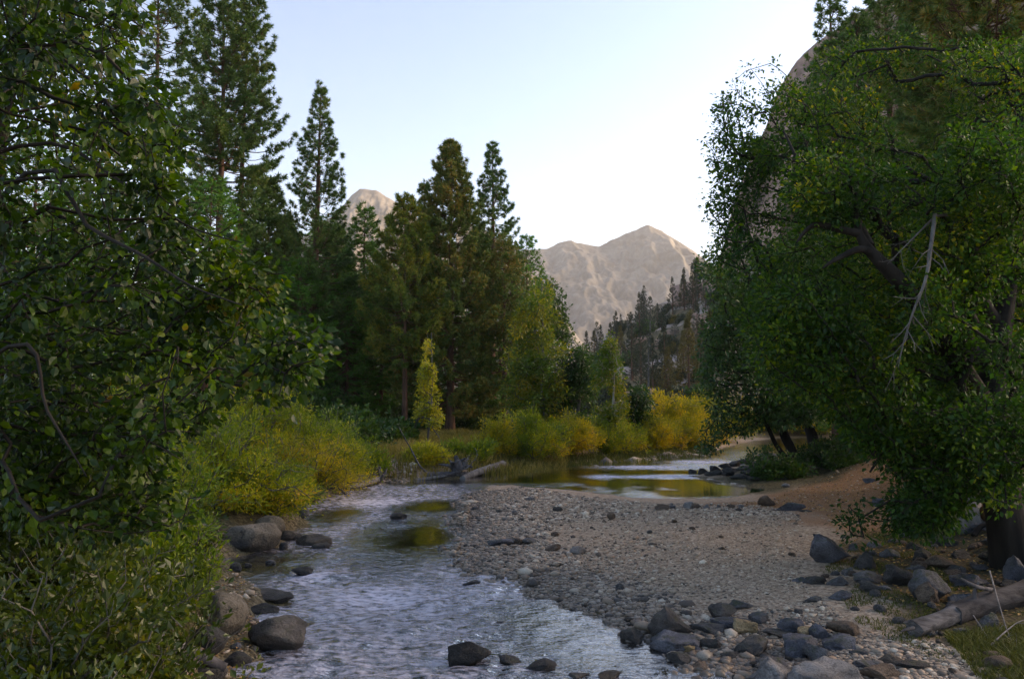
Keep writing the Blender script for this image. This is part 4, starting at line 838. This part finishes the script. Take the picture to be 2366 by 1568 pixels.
S(1820, 1158, 1180, 86, 'blue', 'flat grey-blue slab lying on the orange sand', 47, 10, .6, tilt=.12)
S(1862, 1174, 1182, 40, 'dark', 'thin dark splinter of rock right of the grey-blue sand slab', 48, 10, .6)
S(1814, 1114, 1126, 20, 'pale', 'small white stone on the sand above the pool corner', 49, 8)
S(2008, 1102, 1116, 32, 'blue', 'grey stone on the orange slope below the oak leaves', 50, 9)
S(2030, 1148, 1170, 32, 'blue', 'lilac-grey stone half behind hanging oak leaves', 51, 9)
for i, (x, y, w) in enumerate([(1625, 1094, 26), (1650, 1088, 30), (1672, 1082, 34), (1695, 1078, 40), (1715, 1072, 44), (1660, 1098, 34), (1690, 1092, 44), (1720, 1086, 50), (1745, 1078, 46), (1765, 1068, 48), (1600, 1096, 20), (1575, 1093, 16), (1735, 1098, 46), (1780, 1058, 60), (1755, 1090, 50), (1790, 1082, 40), (1640, 1100, 30), (1710, 1106, 50), (1740, 1112, 46), (1765, 1104, 50), (1785, 1096, 44), (1810, 1092, 50), (1800, 1108, 40), (1730, 1062, 44), (1760, 1056, 40), (1850, 1100, 50), (1870, 1052, 50), (1680, 1100, 36)]):
    S(x, y - 14, y, w, 'dark', 'dark rock in the rocky spit below the leaning pool tree', 200 + i, 9, .9, group='dark rocks of the spit by the pool', name='rock', cat='rock')
# right bank big leaning boulder and its neighbours
S(1910, 1222, 1308, 106, 'blue', 'big pointed grey boulder leaning up at the edge of the gravel', 52, 16, .8, tilt=-.6, sink=.1, rough=.08)
S(1998, 1268, 1316, 52, 'dark', 'dark block right of the big pointed boulder', 53, 9, .8)
S(1975, 1250, 1272, 30, 'grey', 'grey stone behind the big pointed boulder', 54, 9)
rights = [(1960, 1312, 1330, 36, 'grey'), (1850, 1328, 1346, 36, 'blue'), (1882, 1332, 1350, 46, 'dark'), (1935, 1330, 1354, 44, 'grey'), (2005, 1322, 1350, 66, 'grey'), (2008, 1340, 1368, 44, 'dark'), (2045, 1350, 1364, 34, 'grey'),
 (1945, 1360, 1388, 60, 'blue'), (1878, 1375, 1392, 40, 'grey'), (2080, 1310, 1356, 66, 'dark'), (2120, 1300, 1318, 46, 'grey'), (2150, 1325, 1390, 96, 'grey'), (2140, 1345, 1398, 60, 'brown'), (2240, 1325, 1358, 92, 'blue'),
 (2230, 1370, 1400, 74, 'grey'), (2060, 1268, 1290, 44, 'grey'), (2130, 1270, 1300, 52, 'dark'), (2180, 1240, 1264, 66, 'dark'), (2220, 1268, 1290, 46, 'dark'), (2170, 1285, 1315, 70, 'brown'), (2290, 1265, 1300, 66, 'dark'),
 (2300, 1240, 1264, 60, 'grey'), (2350, 1290, 1345, 62, 'blue'), (2230, 1210, 1236, 40, 'blue'), (2265, 1205, 1228, 40, 'blue'), (2170, 1232, 1246, 36, 'dark'), (2100, 1225, 1244, 44, 'grey'), (2020, 1252, 1266, 36, 'grey'), (2330, 1338, 1358, 50, 'dark'), (2110, 1252, 1270, 30, 'dark'),
 (2270, 1300, 1318, 40, 'grey'), (2200, 1312, 1330, 40, 'brown'), (2320, 1225, 1240, 40, 'grey')]
desc = {'grey': 'grey', 'blue': 'blue-grey', 'dark': 'dark', 'brown': 'brownish'}
where = ['just right of the big pointed boulder', 'at the mossy edge of the gravel', 'among moss above the fallen log', 'close behind the fallen log', 'in the rocks under the oak', 'near the foot of the black oak trunk']
seen = {}
for i, (x, yt, yb, w, mt) in enumerate(rights):
    wh = where[0] if x < 2060 and yb < 1340 else where[1] if x < 2060 else where[3] if yb > 1345 else where[5] if x > 2280 else where[4] if yb < 1275 else where[2]
    sz = 'large' if w > 64 else 'middle-sized' if w > 42 else 'small'
    lab = f"{sz} {desc[mt]} rock {wh}"
    S(x, yt - (yb - yt) * .2, yb, w * 1.12, mt, lab, 70 + i, 15, .8, rough=.09, name='rock', cat='rock', group='rocks on the mossy right bank')
# bottom right cluster
bottom = [(1545, 1412, 1482, 92, 'wet', 'big reddish-brown slanted rock at the corner of silver water and gravel', -.35), (1565, 1462, 1512, 110, 'blue', 'dark blue-grey rock in front of the reddish-brown slanted one', -.2),
 (1468, 1460, 1498, 58, 'wet', 'purple rounded rock at the water edge left of the reddish-brown one', 0), (1578, 1488, 1512, 50, 'ochre', 'small ochre slab leaning below the blue-grey rock', .4), (1570, 1512, 1540, 50, 'dark', 'dark rounded rock below the ochre slab', 0),
 (1665, 1402, 1440, 70, 'wet', 'rounded brown-purple rock on the gravel above the cluster', 0), (1640, 1440, 1466, 70, 'grey', 'flat brownish-grey stone left of the pale ochre block', .1), (1715, 1388, 1408, 58, 'grey', 'long flat grey stone at the top of the cluster', -.1),
 (1722, 1430, 1466, 48, 'ochre', 'pale ochre angular block in the middle of the cluster', 0), (1758, 1418, 1444, 44, 'grey', 'light grey angular stone right of the ochre block', 0), (1690, 1434, 1460, 80, 'blue', 'narrow grey slab running behind the ochre block', -.3),
 (1830, 1432, 1466, 62, 'blue', 'blue-grey rounded stone in the middle right of the cluster', 0), (1862, 1446, 1474, 36, 'ochre', 'small tan stone beside the blue-grey rounded one', 0), (1895, 1448, 1478, 42, 'blue', 'dark blue stone right of the small tan one', 0),
 (1960, 1440, 1476, 76, 'brown', 'warm brown pointed rock at the right end of the cluster', .2), (1740, 1475, 1518, 78, 'wet', 'dark purple-grey boulder at the front of the cluster', .1), (1845, 1478, 1528, 100, 'blue', 'broad dark blue boulder with a pale streak, front of the cluster', .1),
 (1890, 1490, 1532, 58, 'grey', 'grey lichen-spotted block right of the broad blue boulder', 0), (1930, 1470, 1505, 78, 'blue', 'flat tilted blue slab above the lichen-spotted block', .2), (1790, 1520, 1555, 90, 'grey', 'flat dark slab beneath the broad blue boulder', .05),
 (1780, 1535, 1600, 104, 'pale', 'pale grey boulder cut by the bottom edge, left one', -.2), (1895, 1528, 1610, 170, 'pale', 'largest pale grey boulder cut by the bottom edge', -.1), (1650, 1475, 1505, 54, 'dark', 'dark rock between blue-grey rock and purple boulder', 0),
 (1690, 1505, 1525, 44, 'dark', 'low dark stone left of the purple boulder', 0), (2070, 1515, 1540, 60, 'brown', 'brownish flat rock on the pebbles below the fallen log', 0), (2120, 1530, 1556, 84, 'dark', 'dark flat rock near the bottom right with grass around it', .1),
 (2010, 1530, 1552, 66, 'grey', 'grey stone beside the largest pale boulder', 0), (2040, 1545, 1580, 80, 'brown', 'warm grey rock at the bottom edge right of the largest pale boulder', 0), (2290, 1420, 1450, 44, 'grey', 'pale stone lying in the grass under the fallen log', 0), (2225, 1448, 1470, 40, 'blue', 'bluish stone below the middle of the fallen log', 0),
 (1800, 1455, 1475, 56, 'wet', 'small reddish slab between ochre block and blue-grey stone', -.3), (1385, 1448, 1462, 60, 'dark', 'flat dark stone in the shallow edge of the gravel', 0), (1620, 1530, 1552, 50, 'brown', 'brown stone at the foot of the pebbles near the bottom edge', 0), (1985, 1500, 1516, 40, 'grey', 'small grey stone right of the lichen-spotted block', 0)]
for i, (x, yt, yb, w, mt, lab, tl) in enumerate(bottom): S(x, yt - (yb - yt) * .3, yb, w * 1.18, mt, lab, 120 + i, 14, .8, tilt=tl, sink=.14, rough=.08)
hs = None
for i in range(46):
    px = float(rng.uniform(1350, 1690)); Y = float(rng.uniform(110, 262)); q_ = at(px, 800, Y); loc = (q_[0], q_[1], h1(q_[0], q_[1]) - .3)
    if hs is None or i in (1, 2):
        hs_new = shrub('low scrub bush on the rocky hillside', 0, 0, 5.5, 3.2, 170, (ML['hillfir'], ML['hillgold'], ML['dkgreen'])[i % 3], 12, .42, 400 + i, T=LEAF4, name='scrub_bush', loc=loc, spread=.6, group='scrub bushes on the rocky hillside', twig=.02); hs = (hs or []) + [hs_new]
    else: copy_thing(hs[(0, 0, 1, 2)[i % 4] if len(hs) > 2 else 0], loc, rng.uniform(0, 6), rng.uniform(.6, 1.3))
for i in range(16):
    px = float(rng.uniform(1380, 1690)); Y = float(rng.uniform(120, 250)); q_ = at(px, 800, Y); s_ = rng.uniform(1.6, 4.0)
    rock('granite_block', 'pinkish granite block lying in the scrub of the rocky hillside', (q_[0], q_[1], h1(q_[0], q_[1])), (s_ * 1.5, s_ * 1.2, s_), mc, 500 + i, 9, 3, cat='rock', sink=.3, group='granite blocks on the hillside')
# granite dome and blocks on the hillside
for i, (px, Y, w, h, lab) in enumerate([(1588, 240, 15, 11, 'smooth pinkish granite dome on the hillside skyline'), (1440, 205, 4, 3, 'pinkish granite block among the hillside conifers'), (1650, 225, 10, 7, 'pale granite outcrop on the upper right hillside'), (1455, 130, 5, 3.2, 'pale boulder above the grey-green tree at the hillside foot'), (1525, 190, 4, 3, 'pink granite block right of the pale bare trunk'), (1610, 180, 5, 4, 'pinkish granite block beside the yellowish conifer'), (1480, 200, 4, 3, 'pinkish rock below the flat-topped conifer')]):
    b = at(px, 800, Y); rock('granite_outcrop', lab, (b[0], b[1], h1(b[0], b[1])), (w, w * .8, h), mc, 300 + i, 6, cat='rock outcrop', sink=.3)

# ------------------------------------------------------------------ cobbles and pebbles
cob_src = []
for i in range(7):
    r2 = np.random.default_rng(900 + i); V, F = ICO[2]; V = V.copy()
    for _ in range(5):
        n = unit(r2.normal(size=3)); k = np.maximum(V @ n - .78, 0); V -= k[:, None] * n * .8
    V = V * (1 + .12 * fbm(V * 1.4 + i * 5, 2, i))[:, None] * np.array([1, r2.uniform(.65, .9), r2.uniform(.45, .65)])
    me = mesh('cobble_source', V, F); cob_src.append(me.data); bpy.data.objects.remove(me)
cob_m = [MR['tan'], MR['grey'], MR['brown'], MR['pale'], MR['wet']]
cob_meshes = []
for me in cob_src:
    for mt in cob_m: q = me.copy(); q.materials.append(mt); cob_meshes.append(q)
def scatter(poly, n, near=1.6):
    """ground points inside a region, denser toward the viewer's side"""
    poly = np.asarray(poly); out = []; lo = poly.min(0); hi = poly.max(0); tot = 0
    for _ in range(60):
        x = rng.uniform(lo[0], hi[0], n * 2); y = rng.uniform(max(lo[1], 6.0), hi[1], n * 2)
        k = inside(poly, x, y) & (rng.random(n * 2) < np.minimum(1, (10.0 / np.maximum(y, 10)) ** near)); out.append(np.stack([x[k], y[k]], -1)); tot += k.sum()
        if tot >= n: break
    return np.concatenate(out)[:n]
edge_px = [(1075, 1180), (1062, 1230), (1080, 1290), (1105, 1328), (1165, 1348), (1260, 1368), (1365, 1418), (1480, 1470), (1590, 1514), (1700, 1560), (1790, 1520), (1680, 1410), (1530, 1330), (1350, 1290), (1250, 1200), (1200, 1150)]
zonesC = [(wpoly(edge_px), 120, .07, 'rounded cobble at the wet edge of the gravel bar', 'cobbles along the wet gravel edge'),
          (wpoly([(1500, 1440), (2366, 1440), (2366, 1620), (1560, 1620)]), 60, .07, 'loose cobble among the bottom right boulders', 'cobbles among the bottom right boulders'),
          (GRAVEL, 40, .1, 'scattered cobble out on the fine gravel', 'cobbles scattered on the fine gravel'), (MOSS, 80, .15, 'cobble half sunk in the mossy right bank', 'cobbles in the moss')]
for poly, n, sz, lab, grp in zonesC:
    pts = scatter(poly, n, .8); d = rdist(pts[:, 0], pts[:, 1]); hz = height(pts[:, 0], pts[:, 1])
    for (x, y), z, dd in zip(pts, hz, d):
        wet = dd < .35; s = sz * .5 * math.exp(rng.normal() * .35) * (1 + y / 50)
        me = cob_meshes[int(rng.integers(0, 7)) * 5 + (4 if wet else (1, 2)[int(rng.integers(0, 2))] if poly is MOSS else int(rng.integers(0, 4)))]
        o = bpy.data.objects.new('cobble', me); COL.objects.link(o); o.location = (x, y, z + s * .25); o.scale = (s, s, s)
        o.rotation_euler = (rng.normal() * .2, rng.normal() * .2, rng.uniform(0, 6)); tag(o, lab, 'stone', grp)
def pebbles(name, pts, size, mt, sub):
    """many little stones nobody could count, as one sheet of separate shapes"""
    T, F = ICO[sub]; n = len(pts); z = height(pts[:, 0], pts[:, 1])
    s = size * np.exp(rng.normal(size=n) * .45); a = rng.uniform(0, 6.28, n); fl = rng.uniform(.32, .62, n); el = rng.uniform(.6, 1, n)
    j = 1 + .24 * rng.normal(size=(n, len(T), 1)).clip(-1.5, 1.5) * (.8 if sub > 1 else 1)
    v = T[None] * (j if sub == 1 else (1 + .05 * rng.normal(size=(n, len(T), 1))))
    v = v * np.stack([np.ones(n), el, fl], -1)[:, None] * s[:, None, None]
    c, q = np.cos(a)[:, None], np.sin(a)[:, None]
    V = np.stack([v[..., 0] * c - v[..., 1] * q, v[..., 0] * q + v[..., 1] * c, v[..., 2]], -1) + np.stack([pts[:, 0], pts[:, 1], z + s * fl * .35], -1)[:, None]
    o = mesh(name, V.reshape(-1, 3), (F[None] + (np.arange(n) * len(T))[:, None, None]).reshape(-1, 3), mt); o['kind'] = 'stuff'; return o
m = NT('pebble_stone'); rnd = m.n('NewGeometry').outputs['Random Per Island']; co = m.coord()
c = m.ramp(rnd, [(0, (.05, .04, .034)), (.16, (.17, .128, .098)), (.4, (.44, .32, .22)), (.66, (.33, .22, .15)), (.86, (.56, .43, .31)), (1, (.66, .55, .43))])
c = m.mix(.5, c, m.ramp(m.noise(co, 45, 3, .7), [(.35, g(.55)), (.6, g(1.25))]), 'MULTIPLY')
pz = m.n('SeparateXYZ'); m.t.links.new(m.n('NewGeometry').outputs['Position'], pz.inputs[0])
k = m.ramp(m.math('ADD', pz.outputs[2], m.math('MULTIPLY', m.math('SUBTRACT', m.noise(co, .9, 3), .5), .12)), [(.05, g(1)), (.2, g(0))])
c = m.mix(m.math('MULTIPLY', k, .62), c, (.035, .03, .026)); m.set(m.b.inputs['Base Color'], c); m.set(m.b.inputs['Roughness'], m.math('SUBTRACT', .85, m.math('MULTIPLY', k, .4))); m.b.inputs['Specular IOR Level'].default_value = .35
PEB = m.m
allg = scatter(GRAVEL, 42000, 1.1); d = rdist(allg[:, 0], allg[:, 1]); edge = np.exp(-np.maximum(d, 0) / 1.3)
keepg = rng.random(len(allg)) < np.clip(.62 + .5 * fbm(xy0(allg[:, 0] * .7, allg[:, 1] * .7), 3, 79) + .4 * edge, .12, 1)
allg = allg[keepg]; edge = edge[keepg]; rd = np.hypot(allg[:, 0], allg[:, 1])
patch = .8 + .35 * fbm(xy0(allg[:, 0] * .5, allg[:, 1] * .5), 3, 77)
pebbles('gravel', allg, (.018 + .013 * edge) * patch * (1 + rd / 60), PEB, 1)
e2 = scatter(wpoly(edge_px), 16000, .6); pebbles('gravel', e2, .018 * (1 + e2[:, 1] / 60), PEB, 2)
e3 = scatter(wpoly([(1500, 1440), (2150, 1460), (2420, 1540), (2420, 1640), (1540, 1640)]), 15000, 0); pebbles('gravel', e3, .018, PEB, 2)
e4 = scatter(wpoly([(1050, 1118), (1200, 1112), (1330, 1135), (1480, 1152), (1480, 1190), (1300, 1200), (1100, 1230), (1060, 1200)]), 12000, 0); pebbles('gravel', e4, .027, PEB, 1)
e8 = scatter(wpoly([(860, 1150), (1060, 1115), (1090, 1150), (1070, 1240), (1110, 1330), (1000, 1330), (960, 1200)]), 1500, 0); pebbles('gravel', e8, .045, PEB, 1)
e5 = scatter(wpoly([(1250, 1068), (1640, 1030), (1640, 1046), (1450, 1060), (1260, 1074)]), 2500, 0); pebbles('gravel', e5, .11, PEB, 1)
e6 = scatter(wpoly([(420, 1280), (560, 1290), (640, 1400), (600, 1568), (400, 1568), (430, 1400)]), 450, 0); pebbles('gravel', e6, .03, PEB, 1)
e7 = scatter(wpoly([(860, 1085), (960, 1085), (960, 1108), (880, 1112)]), 700, 0); pebbles('gravel', e7, .06, PEB, 1)

e9 = scatter(LITTER, 3500, .3); pebbles('gravel', e9, .022, PEB, 1)
# ------------------------------------------------------------------ grass, moss, litter
def blades(name, pts, h, w, mt, bend=.5):
    n = len(pts); z = height(pts[:, 0], pts[:, 1]); b = np.stack([pts[:, 0], pts[:, 1], z - .01], -1); a = rng.uniform(0, 6.28, n)
    s = np.stack([np.cos(a), np.sin(a), 0 * a], -1) * (w / 2); hh = (h * rng.uniform(.5, 1.2, n))[:, None]; ln = rdir(n) * bend; ln[:, 2] = 0
    m1 = b + np.array([0, 0, 1]) * hh * .6 + ln * hh * .25; tp = b + np.array([0, 0, 1]) * hh * .95 + ln * hh
    V = np.stack([b - s, b + s, m1 + s * .7, m1 - s * .7, tp], 1).reshape(-1, 3); k = np.arange(n)[:, None] * 5
    o = mesh(name, V, [k + np.array([[0, 1, 2, 3]]), k + np.array([[3, 2, 4]])], mt, smooth=False); o['kind'] = 'stuff'; return o
straw = leaf_mat('meadow_grass_blade', [(0, (.07, .075, .018)), (.4, (.18, .15, .03)), (.75, (.32, .23, .07)), (1, (.42, .31, .13))], .7, .3, .35, 1.3, .2)
green = leaf_mat('bank_grass_blade', [(0, (.03, .04, .01)), (.5, (.075, .085, .014)), (.85, (.13, .125, .02)), (1, (.22, .16, .04))], .6, .3, .5, 1.3, .3)
def fpts(px, n): 
    poly = wpoly(px); lo = poly.min(0); hi = poly.max(0); x = rng.uniform(lo[0], hi[0], n * 6); y = rng.uniform(lo[1], hi[1], n * 6); k = inside(poly, x, y); return np.stack([x[k], y[k]], -1)[:n]
blades('meadow_grass', fpts([(780, 1100), (860, 1095), (960, 1092), (1140, 1080), (1300, 1068), (1320, 1050), (1130, 1030), (1050, 1010), (800, 1010)], 26000), .5, .035, straw)
blades('meadow_grass', fpts([(1050, 1084), (1160, 1078), (1320, 1068), (1640, 1044), (1640, 1030), (1300, 1050), (1060, 1066)], 9000), .35, .035, green)
mp = scatter(MOSS, 60000, .5); k = vnoise(xy0(mp[:, 0] * 1.5, mp[:, 1] * 1.5), 5) + .6 * vnoise(xy0(mp[:, 0] * 4, mp[:, 1] * 4), 6) > .3
blades('bank_grass', mp[k][:11000], .06, .012, green, .9)
blades('bank_grass', fpts([(2180, 1450), (2420, 1440), (2420, 1600), (2260, 1540)], 5000), .13, .012, green, .9)
lp = fpts([(250, 1250), (470, 1280), (500, 1400), (430, 1568), (0, 1568), (0, 1350)], 9000); blades('bank_grass', lp, .16, .014, green, .9)
LIT = leaf_mat('fallen_leaf', [(0, (.1, .05, .02)), (.4, (.26, .13, .045)), (.75, (.4, .22, .07)), (1, (.5, .34, .1))], .7, .1, 1, 1.2, .3, .2)
lt = scatter(wpoly([(1700, 1165), (1780, 1140), (1850, 1112), (2000, 1080), (2500, 1040), (2600, 1300), (2366, 1420), (2050, 1380), (1950, 1280), (1900, 1180)]), 18000, .3)
b = np.stack([lt[:, 0], lt[:, 1], height(lt[:, 0], lt[:, 1]) + .012], -1); dd = rdir(len(lt)); dd[:, 2] *= .25
V, F = leaves(b, dd, .065, LEAF4, 2.5); o = mesh('leaf_litter', V, F, LIT, smooth=False); o['kind'] = 'stuff'
lt2 = scatter(wpoly([(380, 1290), (560, 1300), (620, 1560), (350, 1568)]), 1200, 0)
b = np.stack([lt2[:, 0], lt2[:, 1], height(lt2[:, 0], lt2[:, 1]) + .02], -1); dd = rdir(len(lt2)); dd[:, 2] *= .3
V, F = leaves(b, dd, .05, LEAF4, 2); o = mesh('leaf_litter', V, F, LIT, smooth=False); o['kind'] = 'stuff'

# ------------------------------------------------------------------ driftwood, logs, stump
def snag(bag, pts, r0, r1, n=9, rough=.18, s=0, m=26):
    tube_into(bag, spline(pts, m), np.linspace(r0, r1, m), n, rough, s)
# fallen log at the lower right
A = gpt(2115, 1470); B = gpt(2240, 1425); C = gpt(2400, 1385); r = .1
for q in (A, B, C): q[2] += r * .9
A2 = A + (A - B) / np.linalg.norm(A - B) * .02
bag = Bag(); mid = A + (B - A) * .72 + np.array([0, 0, .02])
snag(bag, [A2, (A + B) / 2, mid], .1, .112, 16, .16, 4)
for k in range(6):                           # jagged splinters at the broken end
    o = rdir(1)[0] * .1; d_ = (A - B) / np.linalg.norm(A - B); tube_into(bag, np.array([A + o, A + o * 1.1 + d_ * .06, A + o * 1.15 + d_ * rng.uniform(.1, .2)]), np.array([.03, .022, .004]), 5, .2, k)
bag2 = Bag(); snag(bag2, [mid + (A - B) * .04, B + np.array([0, 0, .02]), (B + C) / 2 + np.array([0, 0, .04]), C + np.array([.2, .1, .1])], .125, .165, 14, .22, 9)
bag3 = Bag(); s0 = B + np.array([.1, 0, .12]); snag(bag3, [s0 - np.array([0, 0, .1]), s0 + np.array([-.02, 0, .1]), s0 + np.array([.02, -.05, .25])], .04, .012, 6)
bag4 = Bag(); snag(bag4, [s0 + np.array([.3, .15, .1]), s0 + np.array([-.05, -.1, .2]), s0 + np.array([-.25, -.1, .3])], .035, .015, 6)
bag5 = Bag(); q = A + (B - A) * .3; snag(bag5, [q - np.array([0, .05, .05]), q - np.array([-.02, .14, .2])], .03, .025, 6)
woodthing('fallen_log', 'grey weathered fallen log with a jagged broken end at the lower right', 'log', A, [('log_end', bag, MB['logwood']), ('log_body', bag2, MB['logbark']), ('branch_stub', bag3, MB['driftdark']), ('branch_stub', bag4, MB['driftdark']), ('branch_stub', bag5, MB['drift'])])
for pts, lab, r_ in [([(2290, 1390, .42), (2325, 1470, .12), (2345, 1500, .05)], 'thin bare stick leaning down from the fallen log', .012), ([(2290, 1500, .05), (2330, 1478, .12), (2366, 1462, .15), (2420, 1455, .1)], 'pale branched twig on the grass below the fallen log', .012), ([(2250, 1440, .1), (2290, 1490, .04), (2310, 1510, .03)], 'small dead twig beside the stone under the log', .009)]:
    bag = Bag(); w3 = []
    for x, y, zz in pts: w = gpt(x, y); w3.append(w + np.array([0, 0, zz]))
    twiggy(bag, w3, r_, 7, .35, 2); woodthing('dead_twig', lab, 'twig', w3[0], [('twig', bag, MB['drift'])])
# pale stump behind hanging leaves and the brown log beside it
sb = gpt(2225, 1215); bag = Bag(); sc = sb[1] / FPX
th = np.linspace(0, 1, 14); path = np.stack([.06 * th, 0 * th, th * 125 * sc], -1) + sb; tube_into(bag, path, (34 * sc) * (1 + .55 * np.exp(-th * 5)) * (1 - .15 * th), 18, .22, 6)
bag2 = Bag()
for k in range(7):
    a = k * .9 + .3; o = np.array([math.cos(a), math.sin(a), 0]); snag(bag2, [sb + o * 30 * sc + np.array([0, 0, .16]), sb + o * 50 * sc + np.array([0, 0, .06]), sb + o * 80 * sc - np.array([0, 0, .04])], .07, .02, 7, .2, k, 10)
woodthing('tree_stump', 'pale grey stump behind the hanging oak leaves at the right', 'stump', sb, [('stump_trunk', bag, MB['stump']), ('root', bag2, MB['stump'])])
la = gpt(2255, 1205) + np.array([0, 0, .15]); lb = gpt(2420, 1195) + np.array([0, 0, .17]); bag = Bag(); snag(bag, [la, (la + lb) / 2, lb], .16, .19, 14, .1, 3)
woodthing('fallen_log', 'short brown rotten log lying between the pale stump and the black trunk', 'log', la, [('log', bag, MB['rotten'])])
la = gpt(2250, 1240); bag = Bag(); snag(bag, [la + np.array([0, 0, .02]), la + np.array([.25, .1, .2]), la + np.array([.7, .1, .22]), la + np.array([1.2, .1, .1])], .05, .04, 8, .15, 5)
woodthing('dead_branch', 'dark arched root-like branch beside the black trunk', 'dead branch', la, [('branch', bag, MB['dark'])])
la = gpt(2245, 1130); bag = Bag(); twiggy(bag, [la + np.array([0, 0, .1]), la + np.array([.5, .1, .2]), la + np.array([1.0, .1, .05])], .03, 5, .4); woodthing('dead_branch', 'thin grey branch on the orange leaf litter behind the pale stump', 'dead branch', la, [('branch', bag, MB['drift'])])
# driftwood pile on the far left beach
ra_ = gpt(1055, 1096); f = ra_[1] / FPX; bag = Bag()
for k in range(16):
    d_ = unit(np.array([rng.normal(), rng.normal() * .6, abs(rng.normal()) * .8])); L = rng.uniform(.35, .8); c0_ = ra_ + np.array([0, 0, .25]) + rdir(1)[0] * .12
    snag(bag, [c0_, c0_ + d_ * L * .5 + rdir(1)[0] * .1, c0_ + d_ * L + rdir(1)[0] * .2], .12, .03, 6, .25, k, 8)
snag(bag, [ra_ + np.array([0, 0, .1]), ra_ + np.array([.05, 0, .45]), ra_ + np.array([-.05, 0, .75])], .2, .08, 9, .3, 3, 10)
bag2 = Bag()
for k, (x, y) in enumerate([(1085, 1050), (1105, 1050)]): twiggy(bag2, [ra_ + np.array([.2, 0, .2]), at((x + 1060) / 2, 1078, ra_[1]), at(x, y, ra_[1])], .05, 4, .4, k)
woodthing('driftwood_root', 'upturned grey driftwood root on the left beach below the sapling', 'driftwood', ra_, [('root_wad', bag, MB['driftdark']), ('branch', bag2, MB['drift'])])
def dlog(label, pts, r0, r1, mt, tw=0, name='driftwood_log'):
    w3 = [gpt(x, y) + np.array([0, 0, z]) for x, y, z in pts]; bag = Bag(); snag(bag, w3, r0, r1, 8, .22, int(pts[0][0]))
    if tw: twiggy(bag, w3, r1 * .8, tw, .6)
    woodthing(name, label, 'driftwood', w3[0], [('log', bag, MB[mt])])
dlog('long pale driftwood log reaching into the pool from the beach', [(1068, 1108, .05), (1110, 1098, .15), (1162, 1086, .25)], .13, .19, 'drift')
dlog('bare curved driftwood branch rising left from the root pile', [(1050, 1104, .2), (1010, 1106, .15), (975, 1100, .3), (950, 1092, .9), (920, 1085, 1.7)], .07, .014, 'driftdark', 6)
dlog('grey driftwood log along the foot of the root pile', [(985, 1104, .1), (1030, 1104, .15), (1080, 1102, .12)], .14, .1, 'driftdark', 5)
dlog('thin sunken log beside the beach in the shallow water', [(960, 1112, .05), (1000, 1108, .08), (1040, 1103, .1)], .07, .05, 'drift')
dlog('low driftwood log lying at the water edge before the brown willow', [(800, 1132, .08), (840, 1126, .14), (875, 1118, .2)], .1, .13, 'drift', 3)
rb_ = gpt(878, 1118); bag = Bag()
for k in range(14):
    d_ = unit(np.array([rng.normal() * .7, rng.normal() * .6, abs(rng.normal()) + .2])); L = rng.uniform(.3, .6); c0_ = rb_ + np.array([0, 0, .15])
    snag(bag, [c0_, c0_ + d_ * L * .5 + rdir(1)[0] * .06, c0_ + d_ * L], .09, .03, 6, .25, k, 7)
woodthing('driftwood_root', 'small dark root ball at the end of the low driftwood log', 'driftwood', rb_, [('root_wad', bag, MB['driftdark'])])
dlog('tangled dead branch under the left willows at the water', [(690, 1160, .1), (735, 1150, .4), (770, 1140, .3), (800, 1146, .05)], .06, .03, 'driftdark', 12, 'dead_branch')
dlog('dark dead branch arching over the water under the big willow', [(560, 1190, .3), (610, 1178, .5), (660, 1180, .2)], .05, .02, 'driftdark', 12, 'dead_branch')
dlog('dark fallen log at the lower left beneath the boulders', [(330, 1500, .15), (420, 1525, .12), (520, 1560, .08)], .1, .06, 'driftdark', 0, 'fallen_log')

# ------------------------------------------------------------------ evening haze over the whole valley
hz_m = bpy.data.materials.new('valley_haze'); hz_m.use_nodes = True; t = hz_m.node_tree; t.nodes.remove(t.nodes['Principled BSDF'])
pv = t.nodes.new('ShaderNodeVolumePrincipled'); pv.inputs['Color'].default_value = (.92, .89, .855, 1); pv.inputs['Density'].default_value = .00011
t.links.new(pv.outputs[0], t.nodes['Material Output'].inputs['Volume'])
X, Ya, Yb, Za, Zb = 5100, -30, 5100, float(min(gz.min(), -12)) - 1, 900
V = [(x, y, z) for z in (Za, Zb) for y in (Ya, Yb) for x in (-X, X)]
o = mesh('haze', V, np.array([(0, 2, 3, 1), (4, 5, 7, 6), (0, 1, 5, 4), (2, 6, 7, 3), (0, 4, 6, 2), (1, 3, 7, 5)]), hz_m, smooth=False); o['kind'] = 'stuff'
